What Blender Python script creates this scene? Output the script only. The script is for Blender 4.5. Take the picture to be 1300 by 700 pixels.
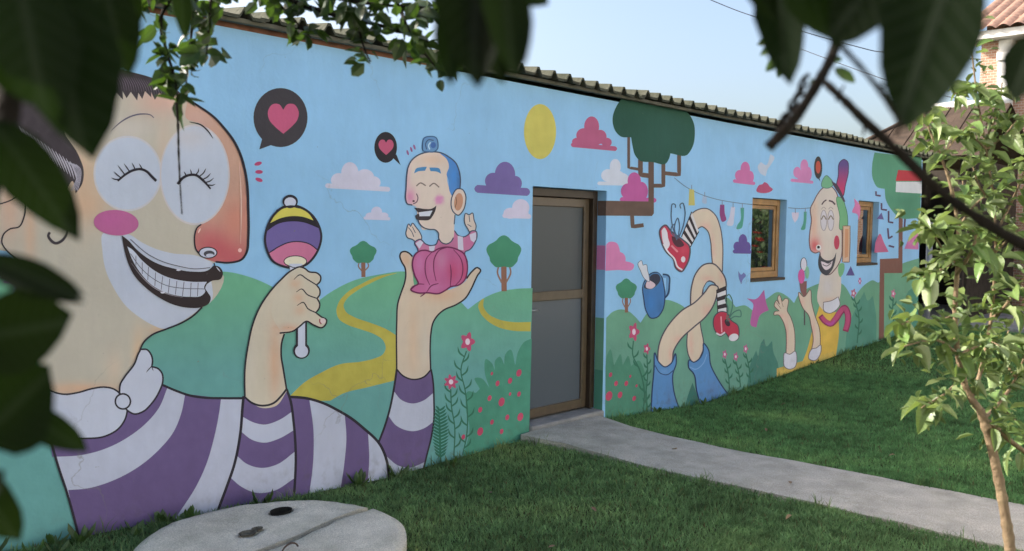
import bpy, bmesh, math, random
import numpy as np
from mathutils import Vector, Matrix, noise
from mathutils.geometry import delaunay_2d_cdt

for _o in list(bpy.data.objects): bpy.data.objects.remove(_o)
scene = bpy.context.scene
COL = scene.collection
rad = math.radians

# ------------------------------------------------------------------ camera
# world: X runs along the painted wall, Y points into the wall, Z up; wall face is y = 0
F_PX, YAW, PITCH, ROLL = 1106.24, 0.813136, -0.055216, 0.0141543
CAM = Vector((0.0, -4.9457, 1.7398))
fwd = Vector((math.sin(YAW)*math.cos(PITCH), math.cos(YAW)*math.cos(PITCH), math.sin(PITCH)))
_r = Vector((math.cos(YAW), -math.sin(YAW), 0)); _u = _r.cross(fwd)
right = math.cos(ROLL)*_r + math.sin(ROLL)*_u
up = -math.sin(ROLL)*_r + math.cos(ROLL)*_u
cam_data = bpy.data.cameras.new('camera'); cam = bpy.data.objects.new('camera', cam_data)
COL.objects.link(cam)
cam.matrix_world = Matrix((( right.x, up.x, -fwd.x, CAM.x), (right.y, up.y, -fwd.y, CAM.y), (right.z, up.z, -fwd.z, CAM.z), (0, 0, 0, 1)))
cam_data.sensor_width = 36.0; cam_data.lens = F_PX/1300*36
cam_data.clip_start = 0.02; cam_data.clip_end = 600
cam_data.dof.use_dof = True; cam_data.dof.focus_distance = 7.0; cam_data.dof.aperture_fstop = 4.5
scene.camera = cam

# ------------------------------------------------------------------ light
SUN_AZ, SUN_EL = rad(-34), rad(34)          # azimuth measured from +Y towards +X
world = bpy.data.worlds.new('World'); scene.world = world; world.use_nodes = True
wn = world.node_tree; bg = wn.nodes['Background']
sky = wn.nodes.new('ShaderNodeTexSky'); sky.sky_type = 'NISHITA'; sky.sun_disc = False
sky.sun_elevation = SUN_EL; sky.sun_rotation = SUN_AZ
sky.altitude = 200; sky.air_density = 1.0; sky.dust_density = 6.0; sky.ozone_density = 1.0
wn.links.new(sky.outputs[0], bg.inputs[0]); bg.inputs[1].default_value = 0.15
sd = bpy.data.lights.new('sun', 'SUN'); sd.energy = 4.2; sd.angle = rad(0.55); sd.color = (1.0, 0.955, 0.89)
sun = bpy.data.objects.new('sun', sd); COL.objects.link(sun)
to_sun = Vector((math.sin(SUN_AZ)*math.cos(SUN_EL), math.cos(SUN_AZ)*math.cos(SUN_EL), math.sin(SUN_EL)))
sun.rotation_euler = to_sun.to_track_quat('Z', 'Y').to_euler(); sun.location = (0, 0, 12)
scene.view_settings.view_transform = 'Standard'; scene.view_settings.look = 'None'
scene.view_settings.gamma = 1.0; scene.view_settings.use_curve_mapping = False
scene.view_settings.exposure = 1.20

# ------------------------------------------------------------------ helpers
def ray(px, py):
    return fwd + (px-650)/F_PX*right - (py-350)/F_PX*up
def P(px, py, d):                                   # point seen at a pixel, d metres along the view axis
    return CAM + ray(px, py)*d
def PX(px, py, X):                                  # ... on the plane x = X
    v = ray(px, py); return CAM + v*((X-CAM.x)/v.x)
def W(px, py):                                      # ... on the wall face
    v = ray(px, py); t = -CAM.y/v.y; return (v.x*t, CAM.z+v.z*t)

def s2l(c):
    c = c/255.0
    return c/12.92 if c <= 0.04045 else ((c+0.055)/1.055)**2.4
PAINT_LIGHT = (0.70, 0.70, 0.68)                    # how white paint on the shaded wall reads in the photograph / its own albedo
def C(r, g, b):
    l = 0.3*r+0.59*g+0.11*b; r, g, b = (0.92*(l+(v-l)*0.86) for v in (r, g, b))
    return CX(r, g, b)
def CX(r, g, b):
    return tuple(min(0.85, s2l(v)/e) for v, e in zip((r, g, b), PAINT_LIGHT))

def mat(name, base=(0.5, 0.5, 0.5), rough=0.7, noise_scale=None, noise_amt=0.2, bump=0.0, bump_scale=60, spec=0.3, metallic=0.0, base2=None, detail=6, coords='Object'):
    m = bpy.data.materials.new(name); m.use_nodes = True
    nt = m.node_tree; b = nt.nodes['Principled BSDF']
    b.inputs['Roughness'].default_value = rough; b.inputs['Specular IOR Level'].default_value = spec
    b.inputs['Metallic'].default_value = metallic
    b.inputs['Base Color'].default_value = (*base, 1)
    tc = nt.nodes.new('ShaderNodeTexCoord')
    if noise_scale:
        n = nt.nodes.new('ShaderNodeTexNoise'); n.inputs['Scale'].default_value = noise_scale; n.inputs['Detail'].default_value = detail
        nt.links.new(tc.outputs[coords], n.inputs['Vector'])
        mx = nt.nodes.new('ShaderNodeMix'); mx.data_type = 'RGBA'
        if base2 is None: base2 = tuple(c*(1-noise_amt) for c in base); base = tuple(min(1, c*(1+noise_amt)) for c in base)
        mx.inputs['A'].default_value = (*base2, 1); mx.inputs['B'].default_value = (*base, 1)
        mr = nt.nodes.new('ShaderNodeMapRange'); mr.inputs[1].default_value = 0.3; mr.inputs[2].default_value = 0.7
        nt.links.new(n.outputs[0], mr.inputs[0]); nt.links.new(mr.outputs[0], mx.inputs['Factor'])
        nt.links.new(mx.outputs['Result'], b.inputs['Base Color'])
    if bump:
        n2 = nt.nodes.new('ShaderNodeTexNoise'); n2.inputs['Scale'].default_value = bump_scale; n2.inputs['Detail'].default_value = 5
        nt.links.new(tc.outputs[coords], n2.inputs['Vector'])
        bp = nt.nodes.new('ShaderNodeBump'); bp.inputs['Strength'].default_value = bump; bp.inputs['Distance'].default_value = 0.02
        nt.links.new(n2.outputs[0], bp.inputs['Height']); nt.links.new(bp.outputs[0], b.inputs['Normal'])
    return m

def obj(name, me, m=None, parent=None, kind=None, label=None, cat=None, group=None):
    o = bpy.data.objects.new(name, me); COL.objects.link(o)
    if m is not None and me is not None and not me.materials: me.materials.append(m)
    if parent is not None: o.parent = parent
    if kind: o['kind'] = kind
    if label: o['label'] = label
    if cat: o['category'] = cat
    if group: o['group'] = group
    return o
def empty(name, loc, label, cat, group=None):
    o = bpy.data.objects.new(name, None); COL.objects.link(o); o.location = loc; o.empty_display_size = 0.2
    o['label'] = label; o['category'] = cat
    if group: o['group'] = group
    return o
def child(name, me, m, parent, world_parent=None, **k):
    """mesh in world coordinates, parented to a thing whose Empty is not at the origin"""
    o = obj(name, me, m, parent, **k)
    pm = parent.matrix_world.copy() if world_parent is None else world_parent
    if parent.type == 'EMPTY' and parent.parent is None:
        o.matrix_parent_inverse = Matrix.Translation(parent.location).inverted()
    return o

class MB:
    def __init__(self): self.v = []; self.f = []; self.sm = []
    def box(self, x0, x1, y0, y1, z0, z1):
        b = len(self.v)
        self.v += [(x0,y0,z0),(x1,y0,z0),(x1,y1,z0),(x0,y1,z0),(x0,y0,z1),(x1,y0,z1),(x1,y1,z1),(x0,y1,z1)]
        self.f += [(b,b+3,b+2,b+1),(b+4,b+5,b+6,b+7),(b,b+1,b+5,b+4),(b+1,b+2,b+6,b+5),(b+2,b+3,b+7,b+6),(b+3,b,b+4,b+7)]
        self.sm += [False]*6; return self
    def quad(self, a, b_, c, d):
        b = len(self.v); self.v += [tuple(a), tuple(b_), tuple(c), tuple(d)]; self.f.append((b,b+1,b+2,b+3)); self.sm.append(False); return self
    def tube(self, pts, radii, n=8, cap=True):
        pts = [Vector(p) for p in pts]; b = len(self.v); prev = None
        if isinstance(radii, (int, float)): radii = [radii]*len(pts)
        for i, p in enumerate(pts):
            t = (pts[min(i+1, len(pts)-1)] - pts[max(i-1, 0)]).normalized()
            if prev is None:
                a = Vector((0, 0, 1)) if abs(t.z) < 0.9 else Vector((1, 0, 0))
                x = t.cross(a).normalized()
            else:
                x = (prev - t*prev.dot(t)).normalized()
            prev = x; y = t.cross(x)
            for k in range(n):
                th = 2*math.pi*k/n; self.v.append(tuple(p + (x*math.cos(th)+y*math.sin(th))*radii[i]))
        for i in range(len(pts)-1):
            for k in range(n):
                self.f.append((b+i*n+k, b+i*n+(k+1) % n, b+(i+1)*n+(k+1) % n, b+(i+1)*n+k)); self.sm.append(True)
        if cap:
            self.f.append(tuple(b+k for k in reversed(range(n)))); self.sm.append(False)
            e = b+(len(pts)-1)*n; self.f.append(tuple(e+k for k in range(n))); self.sm.append(False)
        return self
    def mesh(self, name, bevel=0.0):
        me = bpy.data.meshes.new(name); me.from_pydata(self.v, [], self.f)
        me.polygons.foreach_set('use_smooth', self.sm); me.update()
        if bevel:
            bm = bmesh.new(); bm.from_mesh(me)
            bmesh.ops.bevel(bm, geom=list(bm.edges), offset=bevel, segments=1, affect='EDGES', clamp_overlap=True)
            bm.to_mesh(me); bm.free()
        return me
def bez(pts, n=6):
    """Catmull-Rom through 3-D points"""
    pts = [Vector(p) for p in pts]; out = []
    for i in range(len(pts)-1):
        p0, p1, p2, p3 = pts[max(i-1, 0)], pts[i], pts[i+1], pts[min(i+2, len(pts)-1)]
        for k in range(n):
            t = k/n; out.append(0.5*((2*p1)+(p2-p0)*t+(2*p0-5*p1+4*p2-p3)*t*t+(3*p1-p0-3*p2+p3)*t**3))
    out.append(pts[-1]); return out
def lerp_list(a, b, n): return [a+(b-a)*i/(n-1) for i in range(n)]

# ------------------------------------------------------------------ ground
GX = [-60, 1.5, 1.8, 3.95, 5.4, 6.4, 8.25, 10.0, 12.3, 14.9, 18, 60]
GZ = [0.0, 0.02, 0.01, -0.10, -0.05, -0.05, -0.15, -0.06, 0.07, 0.16, 0.15, 0.1]
PATH_X0, PATH_X1 = 5.37, 6.28
def gz(x, y):
    w = min(1.0, max(0.0, 1+(y+0.3)/4.5)) if y < -0.3 else 1.0
    z = float(np.interp(x, GX, GZ))*w - 0.01*(1-w)
    z += 0.012*noise.noise(Vector((x*0.9, y*0.9, 3.1)))
    return z
def ground_mesh():
    xs = sorted(set([-300, -120, -40, -10, -4] + [round(-3+0.2*i, 3) for i in range(121)] + [24, 30, 45, 90, 180, 400]))
    ys = sorted(set([-300, -120, -40, -16] + [round(-10+0.2*i, 3) for i in range(54)] + [3, 6, 20, 60, 150, 400]))
    v = []; f = []
    for y in ys:
        for x in xs:
            z = gz(x, y)
            if PATH_X0-0.12 < x < PATH_X1+0.12 and y < 0.2: z -= 0.02
            v.append((x, y, z))
    nx = len(xs)
    for j in range(len(ys)-1):
        for i in range(nx-1): f.append((j*nx+i, j*nx+i+1, (j+1)*nx+i+1, (j+1)*nx+i))
    me = bpy.data.meshes.new('lawn'); me.from_pydata(v, [], f)
    me.polygons.foreach_set('use_smooth', [True]*len(f)); return me
M_soil = mat('lawn_soil', (0.05, 0.065, 0.025), 0.95, 6, 0.4, 0.6, 80, 0.1, base2=(0.03, 0.045, 0.016))
lawn = obj('lawn', ground_mesh(), M_soil, kind='structure')
# ------------------------------------------------------------------ painted building: wall
M_roofsheet = mat('weathered_fibre_cement', (0.085, 0.085, 0.062), 0.9, 5, 0.35, 0.5, 40, 0.2, base2=(0.042, 0.046, 0.03))
M_wood_dark = mat('dark_brown_frame', (0.04, 0.027, 0.016), 0.45, 12, 0.2, spec=0.4)
M_wood_gold = mat('varnished_pine', (0.34, 0.19, 0.07), 0.4, 9, 0.25, 0.2, 30, 0.5)
M_leaf_frame = mat('bronze_brown_door', (0.085, 0.06, 0.034), 0.4, 14, 0.15, spec=0.5)
M_concrete = mat('old_concrete', (0.34, 0.33, 0.31), 0.95, 7, 0.2, 0.6, 90, 0.2, base2=(0.21, 0.21, 0.20))
M_redwood = mat('red_brown_board', (0.20, 0.09, 0.055), 0.8, 10, 0.3, spec=0.2)
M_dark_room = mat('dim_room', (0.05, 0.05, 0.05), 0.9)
def paint_material(name, use_attr, base=(0.3, 0.5, 0.7)):
    m = bpy.data.materials.new(name); m.use_nodes = True; nt = m.node_tree; b = nt.nodes['Principled BSDF']
    b.inputs['Roughness'].default_value = 0.75; b.inputs['Specular IOR Level'].default_value = 0.25
    geo = nt.nodes.new('ShaderNodeNewGeometry')
    n = nt.nodes.new('ShaderNodeTexNoise'); n.inputs['Scale'].default_value = 1.1; n.inputs['Detail'].default_value = 8; n.inputs['Roughness'].default_value = 0.6
    nt.links.new(geo.outputs['Position'], n.inputs['Vector'])
    mr = nt.nodes.new('ShaderNodeMapRange'); mr.inputs[1].default_value = 0.25; mr.inputs[2].default_value = 0.75; mr.inputs[3].default_value = 0.87; mr.inputs[4].default_value = 1.10
    nt.links.new(n.outputs[0], mr.inputs[0])
    # roller and brush streaks, stretched up the wall
    mp = nt.nodes.new('ShaderNodeMapping'); mp.inputs['Scale'].default_value = (19, 19, 5.0); nt.links.new(geo.outputs['Position'], mp.inputs['Vector'])
    n3 = nt.nodes.new('ShaderNodeTexNoise'); n3.inputs['Scale'].default_value = 1.0; n3.inputs['Detail'].default_value = 4
    nt.links.new(mp.outputs[0], n3.inputs['Vector'])
    mr3 = nt.nodes.new('ShaderNodeMapRange'); mr3.inputs[1].default_value = 0.3; mr3.inputs[2].default_value = 0.7; mr3.inputs[3].default_value = 0.975; mr3.inputs[4].default_value = 1.018
    nt.links.new(n3.outputs[0], mr3.inputs[0])
    mu0 = nt.nodes.new('ShaderNodeMath'); mu0.operation = 'MULTIPLY'; nt.links.new(mr.outputs[0], mu0.inputs[0]); nt.links.new(mr3.outputs[0], mu0.inputs[1])
    # splashed dirt specks low on the wall, fading out about 25 cm up
    sp = nt.nodes.new('ShaderNodeSeparateXYZ'); nt.links.new(geo.outputs['Position'], sp.inputs[0])
    zr = nt.nodes.new('ShaderNodeMapRange'); zr.inputs[1].default_value = 0.22; zr.inputs[2].default_value = -0.05; nt.links.new(sp.outputs['Z'], zr.inputs[0])
    n4 = nt.nodes.new('ShaderNodeTexNoise'); n4.inputs['Scale'].default_value = 14; n4.inputs['Detail'].default_value = 8; nt.links.new(geo.outputs['Position'], n4.inputs['Vector'])
    mr4 = nt.nodes.new('ShaderNodeMapRange'); mr4.inputs[1].default_value = 0.50; mr4.inputs[2].default_value = 0.80; mr4.inputs[4].default_value = 0.5; nt.links.new(n4.outputs[0], mr4.inputs[0])
    mu4 = nt.nodes.new('ShaderNodeMath'); mu4.operation = 'MULTIPLY'; nt.links.new(zr.outputs[0], mu4.inputs[0]); nt.links.new(mr4.outputs[0], mu4.inputs[1])
    mu = nt.nodes.new('ShaderNodeMix'); mu.data_type = 'RGBA'; mu.blend_type = 'MULTIPLY'; mu.inputs['Factor'].default_value = 1
    nt.links.new(mu0.outputs[0], mu.inputs['B'])
    if use_attr:
        at = nt.nodes.new('ShaderNodeAttribute'); at.attribute_name = 'Col'; nt.links.new(at.outputs['Color'], mu.inputs['A'])
    else: mu.inputs['A'].default_value = (*base, 1)
    md = nt.nodes.new('ShaderNodeMix'); md.data_type = 'RGBA'; md.inputs['B'].default_value = (0.11, 0.10, 0.07, 1)
    nt.links.new(mu4.outputs[0], md.inputs['Factor']); nt.links.new(mu.outputs['Result'], md.inputs['A'])
    nt.links.new(md.outputs['Result'], b.inputs['Base Color'])
    n2 = nt.nodes.new('ShaderNodeTexNoise'); n2.inputs['Scale'].default_value = 45; n2.inputs['Detail'].default_value = 6
    nt.links.new(geo.outputs['Position'], n2.inputs['Vector'])
    bp = nt.nodes.new('ShaderNodeBump'); bp.inputs['Strength'].default_value = 0.3; bp.inputs['Distance'].default_value = 0.006
    nt.links.new(n2.outputs[0], bp.inputs['Height'])
    # trowel waves under the paint
    n5 = nt.nodes.new('ShaderNodeTexNoise'); n5.inputs['Scale'].default_value = 3.2; n5.inputs['Detail'].default_value = 3; nt.links.new(geo.outputs['Position'], n5.inputs['Vector'])
    bp2 = nt.nodes.new('ShaderNodeBump'); bp2.inputs['Strength'].default_value = 0.35; bp2.inputs['Distance'].default_value = 0.03
    nt.links.new(n5.outputs[0], bp2.inputs['Height']); nt.links.new(bp.outputs[0], bp2.inputs['Normal']); nt.links.new(bp2.outputs[0], b.inputs['Normal'])
    # sparse hairline cracks and small chips
    vo = nt.nodes.new('ShaderNodeTexVoronoi'); vo.feature = 'DISTANCE_TO_EDGE'; vo.inputs['Scale'].default_value = 0.75
    nw = nt.nodes.new('ShaderNodeTexNoise'); nw.inputs['Scale'].default_value = 2.5; nw.inputs['Detail'].default_value = 7; nt.links.new(geo.outputs['Position'], nw.inputs['Vector'])
    wa = nt.nodes.new('ShaderNodeMix'); wa.data_type = 'RGBA'; wa.blend_type = 'ADD'; wa.inputs['Factor'].default_value = 0.6; nt.links.new(geo.outputs['Position'], wa.inputs['A']); nt.links.new(nw.outputs[1], wa.inputs['B']); nt.links.new(wa.outputs['Result'], vo.inputs['Vector'])
    cr = nt.nodes.new('ShaderNodeMapRange'); cr.inputs[1].default_value = 0.0; cr.inputs[2].default_value = 0.004; cr.inputs[3].default_value = 1.0; cr.inputs[4].default_value = 0.0; nt.links.new(vo.outputs['Distance'], cr.inputs[0])
    mk = nt.nodes.new('ShaderNodeTexNoise'); mk.inputs['Scale'].default_value = 0.9; nt.links.new(geo.outputs['Position'], mk.inputs['Vector'])
    mkr = nt.nodes.new('ShaderNodeMapRange'); mkr.inputs[1].default_value = 0.53; mkr.inputs[2].default_value = 0.66; mkr.inputs[4].default_value = 0.5; nt.links.new(mk.outputs[0], mkr.inputs[0])
    cm = nt.nodes.new('ShaderNodeMath'); cm.operation = 'MULTIPLY'; nt.links.new(cr.outputs[0], cm.inputs[0]); nt.links.new(mkr.outputs[0], cm.inputs[1])
    ch = nt.nodes.new('ShaderNodeTexNoise'); ch.inputs['Scale'].default_value = 38; ch.inputs['Detail'].default_value = 4; nt.links.new(geo.outputs['Position'], ch.inputs['Vector'])
    chr_ = nt.nodes.new('ShaderNodeMapRange'); chr_.inputs[1].default_value = 0.735; chr_.inputs[2].default_value = 0.76; chr_.inputs[4].default_value = 0.6; nt.links.new(ch.outputs[0], chr_.inputs[0])
    mxx = nt.nodes.new('ShaderNodeMath'); mxx.operation = 'MAXIMUM'; nt.links.new(cm.outputs[0], mxx.inputs[0]); nt.links.new(chr_.outputs[0], mxx.inputs[1])
    mf = nt.nodes.new('ShaderNodeMix'); mf.data_type = 'RGBA'; mf.inputs['B'].default_value = (0.20, 0.20, 0.19, 1); nt.links.new(mxx.outputs[0], mf.inputs['Factor']); nt.links.new(md.outputs['Result'], mf.inputs['A']); nt.links.new(mf.outputs['Result'], b.inputs['Base Color'])
    return m
SKYBLUE = CX(127, 168, 198)
M_wall = paint_material('sky_blue_wall_paint', False, SKYBLUE)
M_mural = paint_material('mural_paint', True)

WX0, WX1, WTOP, WBOT, WT = -4.0, 14.87, 2.925, -0.35, 0.30
DOOR = (5.467, 6.49, -0.02, 2.09)
WIN1 = (9.265, 10.13, 1.14, 2.125)
WIN2 = (12.34, 13.10, 1.26, 2.19)
building = empty('painted_building', (6.0, 2.5, 0), 'long low building with a cartoon mural painted on its blue wall', 'building')
def wall_mesh():
    ops = [DOOR, WIN1, WIN2]
    xs = sorted(set([WX0, WX1]+[o[i] for o in ops for i in (0, 1)])); zs = sorted(set([WBOT, WTOP]+[o[i] for o in ops for i in (2, 3)]))
    mb = MB()
    def solid(i, j):
        if i < 0 or j < 0 or i >= len(xs)-1 or j >= len(zs)-1: return False
        cx, cz = (xs[i]+xs[i+1])/2, (zs[j]+zs[j+1])/2
        return not any(o[0] < cx < o[1] and o[2] < cz < o[3] for o in ops)
    for i in range(len(xs)-1):
        for j in range(len(zs)-1):
            if not solid(i, j): continue
            x0, x1, z0, z1 = xs[i], xs[i+1], zs[j], zs[j+1]
            mb.quad((x0,0,z0),(x1,0,z0),(x1,0,z1),(x0,0,z1)); mb.quad((x1,WT,z0),(x0,WT,z0),(x0,WT,z1),(x1,WT,z1))
            if not solid(i-1, j): mb.quad((x0,WT,z0),(x0,0,z0),(x0,0,z1),(x0,WT,z1))
            if not solid(i+1, j): mb.quad((x1,0,z0),(x1,WT,z0),(x1,WT,z1),(x1,0,z1))
            if not solid(i, j-1): mb.quad((x0,WT,z0),(x1,WT,z0),(x1,0,z0),(x0,0,z0))
            if not solid(i, j+1): mb.quad((x0,0,z1),(x1,0,z1),(x1,WT,z1),(x0,WT,z1))
    return mb.mesh('wall')
wall = child('wall', wall_mesh(), M_wall, building, label='pale blue rendered wall covered with cartoon paintings')
BDEP = 5.2
mb = MB(); mb.box(WX0, WX0+WT, WT, BDEP, WBOT, WTOP+0.02); child('side_wall', mb.mesh('side_wall'), M_wall, building)
mb = MB(); mb.box(WX1-WT, WX1, WT+0.002, BDEP, WBOT, WTOP+0.02); child('side_wall', mb.mesh('side_wall'), M_wall, building)
mb = MB(); mb.box(WX0+WT, WX1-WT, BDEP-WT, BDEP-0.002, WBOT, WTOP+0.6); child('rear_wall', mb.mesh('rear_wall'), M_wall, building)
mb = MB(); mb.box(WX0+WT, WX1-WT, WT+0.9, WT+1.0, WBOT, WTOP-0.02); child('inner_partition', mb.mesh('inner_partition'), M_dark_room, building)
mb = MB(); mb.box(WX0, 4.6, 0.012, 0.10, WTOP+0.001, WTOP+0.05); child('wall_plate', mb.mesh('wall_plate'), M_redwood, building, label='thin red brown board under the eave')

# ------------------------------------------------------------------ mural
def smooth2(pts, closed=True, seg=6):
    n = len(pts); out = []
    corner = [len(p) > 2 for p in pts]; q = [Vector((p[0], p[1])) for p in pts]
    rng = range(n) if closed else range(n-1)
    for i in rng:
        a, b = i, (i+1) % n
        p1, p2 = q[a], q[b]
        p0 = p1-(p2-p1)*0.5 if corner[a] or (not closed and i == 0) else q[(i-1) % n]
        p3 = p2+(p2-p1)*0.5 if corner[b] or (not closed and i == n-2) else q[(i+2) % n]
        d = (p2-p1).length
        # centripetal-ish tangents so uneven spacing does not overshoot
        def tan(pm, pc, pp):
            l0, l1 = max((pc-pm).length, 1e-4), max((pp-pc).length, 1e-4)
            return ((pc-pm)/l0*l1+(pp-pc)/l1*l0)/(l0+l1)*d
        m1 = (p2-p1) if corner[a] or (not closed and i == 0) else tan(p0, p1, p2)
        m2 = (p2-p1) if corner[b] or (not closed and i == n-2) else tan(p1, p2, p3)
        k_n = max(2, min(seg, int(d/2.2)+1))
        for k in range(k_n):
            t = k/k_n; t2, t3 = t*t, t*t*t
            out.append(p1*(2*t3-3*t2+1)+m1*(t3-2*t2+t)+p2*(-2*t3+3*t2)+m2*(t3-t2))
    if not closed: out.append(q[-1])
    return out
class Mural:
    def __init__(s, name, level=0): s.name = name; s.lv = level; s.v = []; s.f = []; s.c = []
    def _add(s, pts, faces, cols):
        y = -(0.0008+s.lv*0.00005); s.lv += 1; b = len(s.v)
        for p in pts:
            X, Z = W(p[0], p[1]); s.v.append((X, y, Z))
        s.f += [tuple(b+i for i in fc) for fc in faces]; s.c += cols
    def fill(s, pts, color, air=None, grad=None, smooth=True, step=5.0, tex=0.0):
        q = smooth2(pts) if smooth else [Vector((p[0], p[1])) for p in pts]
        n = len(q); vs = list(q)
        if air or grad or tex:
            xs = [p.x for p in q]; ys = [p.y for p in q]; jj = random.Random(5)
            x = min(xs)+step/2
            while x < max(xs):
                y = min(ys)+step/2
                while y < max(ys): vs.append(Vector((x+jj.uniform(-.3, .3)*step, y+jj.uniform(-.3, .3)*step))); y += step
                x += step
        r = delaunay_2d_cdt(vs, [], [list(range(n))], 0, 1e-4, False)
        vv = np.array([(p.x, p.y) for p in r[0]]); tri = np.array(r[2]); cen = vv[tri].mean(1)
        inside = np.zeros(len(cen), bool)                # even-odd test of the triangle centres
        for i in range(n):
            a, b = q[i], q[(i+1) % n]
            if abs(a.y-b.y) < 1e-9: continue
            c_ = (a.y > cen[:, 1]) != (b.y > cen[:, 1]); inside ^= c_ & (cen[:, 0] < (b.x-a.x)*(cen[:, 1]-a.y)/(b.y-a.y)+a.x)
        r = (r[0], None, [tuple(t) for t in tri[inside]])
        cols = []
        for p in r[0]:
            c = list(color)
            if grad:
                t = min(1, max(0, (p.y-grad[0])/(grad[1]-grad[0]))); c = [a+(b-a)*t for a, b in zip(c, grad[2])]
            for (cx, cy, rx, ry, col, st) in (air or []):
                d = ((p.x-cx)/rx)**2+((p.y-cy)/ry)**2
                w = st*(1 if d < 0.55 else math.exp(-(d-0.55)*4.5)) if st > 1.0 else st*math.exp(-d*1.6)
                w = min(1, w); c = [a+(b-a)*w for a, b in zip(c, col)]
            if tex:
                k = 1+tex*noise.noise(Vector((p.x*0.11, p.y*0.11, 1.7)))
                c = [a*k for a in c]
            cols.append(tuple(c))
        s._add(r[0], r[2], cols); return q
    def stroke(s, pts, w, color, closed=False, taper=(1, 1), smooth=True):
        q = smooth2(pts, closed) if smooth else [Vector((p[0], p[1])) for p in pts]
        n = len(q); v = []
        for i, p in enumerate(q):
            a = q[(i-1) % n] if closed or i > 0 else p; b = q[(i+1) % n] if closed or i < n-1 else p
            t = b-a; t = t.normalized() if t.length > 1e-6 else Vector((1, 0)); nn = Vector((-t.y, t.x))
            f = i/max(1, n-1); k = 1.0
            if not closed: k = taper[0]+(1-taper[0])*min(1, f/0.35) if f < 0.35 else (taper[1]+(1-taper[1])*min(1, (1-f)/0.35) if f > 0.65 else 1)
            v += [p+nn*w/2*k, p-nn*w/2*k]
        fc = [(2*i, 2*i+1, (2*i+3) % (2*n), (2*i+2) % (2*n)) for i in range(n if closed else n-1)]
        s._add(v, fc, [color]*len(v)); return s
    def shape(s, pts, color, w=1.2, ink=None, **k):
        s.fill(pts, color, **k); s.stroke(pts, w, ink or INK, closed=True); return s
    def ell(s, cx, cy, rx, ry, color, rot=0, n=28, line=0, ink=None, **k):
        c, sn = math.cos(rot), math.sin(rot)
        pts = [(cx+rx*math.cos(t)*c-ry*math.sin(t)*sn, cy+rx*math.cos(t)*sn+ry*math.sin(t)*c) for t in [2*math.pi*i/n for i in range(n)]]
        s.fill(pts, color, smooth=False, **k)
        if line: s.stroke(pts, line, ink or INK, closed=True, smooth=False)
        return s
    def done(s, label=None):
        me = bpy.data.meshes.new(s.name); me.from_pydata(s.v, [], s.f)
        a = me.color_attributes.new('Col', 'FLOAT_COLOR', 'POINT')
        a.data.foreach_set('color', [x for c in s.c for x in (*c[:3], 1.0)])
        me.update(); o = obj(s.name, me, M_mural, wall)
        if label: o['label'] = label
        return o
INK = C(45, 40, 48); WHITE = C(186, 191, 206); SKIN = C(196, 184, 165); SKIN2 = C(205, 160, 128); PURPLE = C(103, 84, 130)
PINK = C(186, 84, 128); RED = C(190, 50, 72); TEAL = C(94, 157, 150); GREEN = C(98, 168, 128); YEL = C(178, 166, 62); DKGREEN = C(62, 128, 100)
BROWN = C(98, 76, 66)

# hills ---------------------------------------------------------------
m = Mural('painted_hills', 0)
m.fill([(-40,350,1),(0,352),(40,365),(120,372),(200,362),(250,349),(283,345),(320,353),(345,364),(372,383),(392,392,1),(420,371),(450,356),(480,349),(515,345),(550,356),(575,374),(594,393,1),(612,380),(632,371),(655,367),(676,366,1),(670,565,1),(480,620,1),(100,700,1),(-40,720,1)], GREEN, grad=(365, 470, TEAL), step=11, tex=0.10)
m.fill([(769.5,404,1),(778,396),(789,393),(799,396),(806,402),(813,410,1),(822,397),(832,387),(846,381),(860,385),(880,396),(905,384),(923,378),(934,390,1),(946,388),(955,394,1),(962,386),(974,379),(987,371),(1000,377),(1008,385,1),(1014,374),(1030,364),(1050,358),(1068,360),(1083,381,1),(1090,370),(1100,360),(1108,356),(1115,359),(1120,350),(1145,335),(1167,328,1),(1164,440,1),(1083,460,1),(890,530,1),(768,545,1)], C(99, 156, 122), grad=(390, 470, C(95, 150, 130)), step=9, tex=0.10)
m.done('rolling green hills painted along the lower wall')

m = Mural('painted_winding_path', 4)
m.fill([(504,347),(480,351),(460,360),(440,372),(430,384),(427,394),(430,405),(440,412),(460,419),(476,425),(486,432),(489.6,442),(486,450),(476,455),(460,459),(430,463),(410,472),(386,486),(368,503,1),(370,509,1),(419,509,1),(435,500),(466,492),(506,482,1),(506,428,1),(490,418),(470,410),(448,402),(439,396),(436,388),(440,380),(452,370),(470,360),(490,351)], YEL, tex=0.12, step=4)
m.done('yellow winding path painted on a green hill')
m = Mural('painted_winding_path', 4)
m.fill([(614,379),(607,388),(609.6,397),(617,406),(631,415),(647,419.5),(673.5,421,1),(673.7,409,1),(650,409),(631,405),(619,398),(613.5,389)], YEL, tex=0.1, step=4)
m.done('short yellow path curving round a small hill beside the door')

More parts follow.
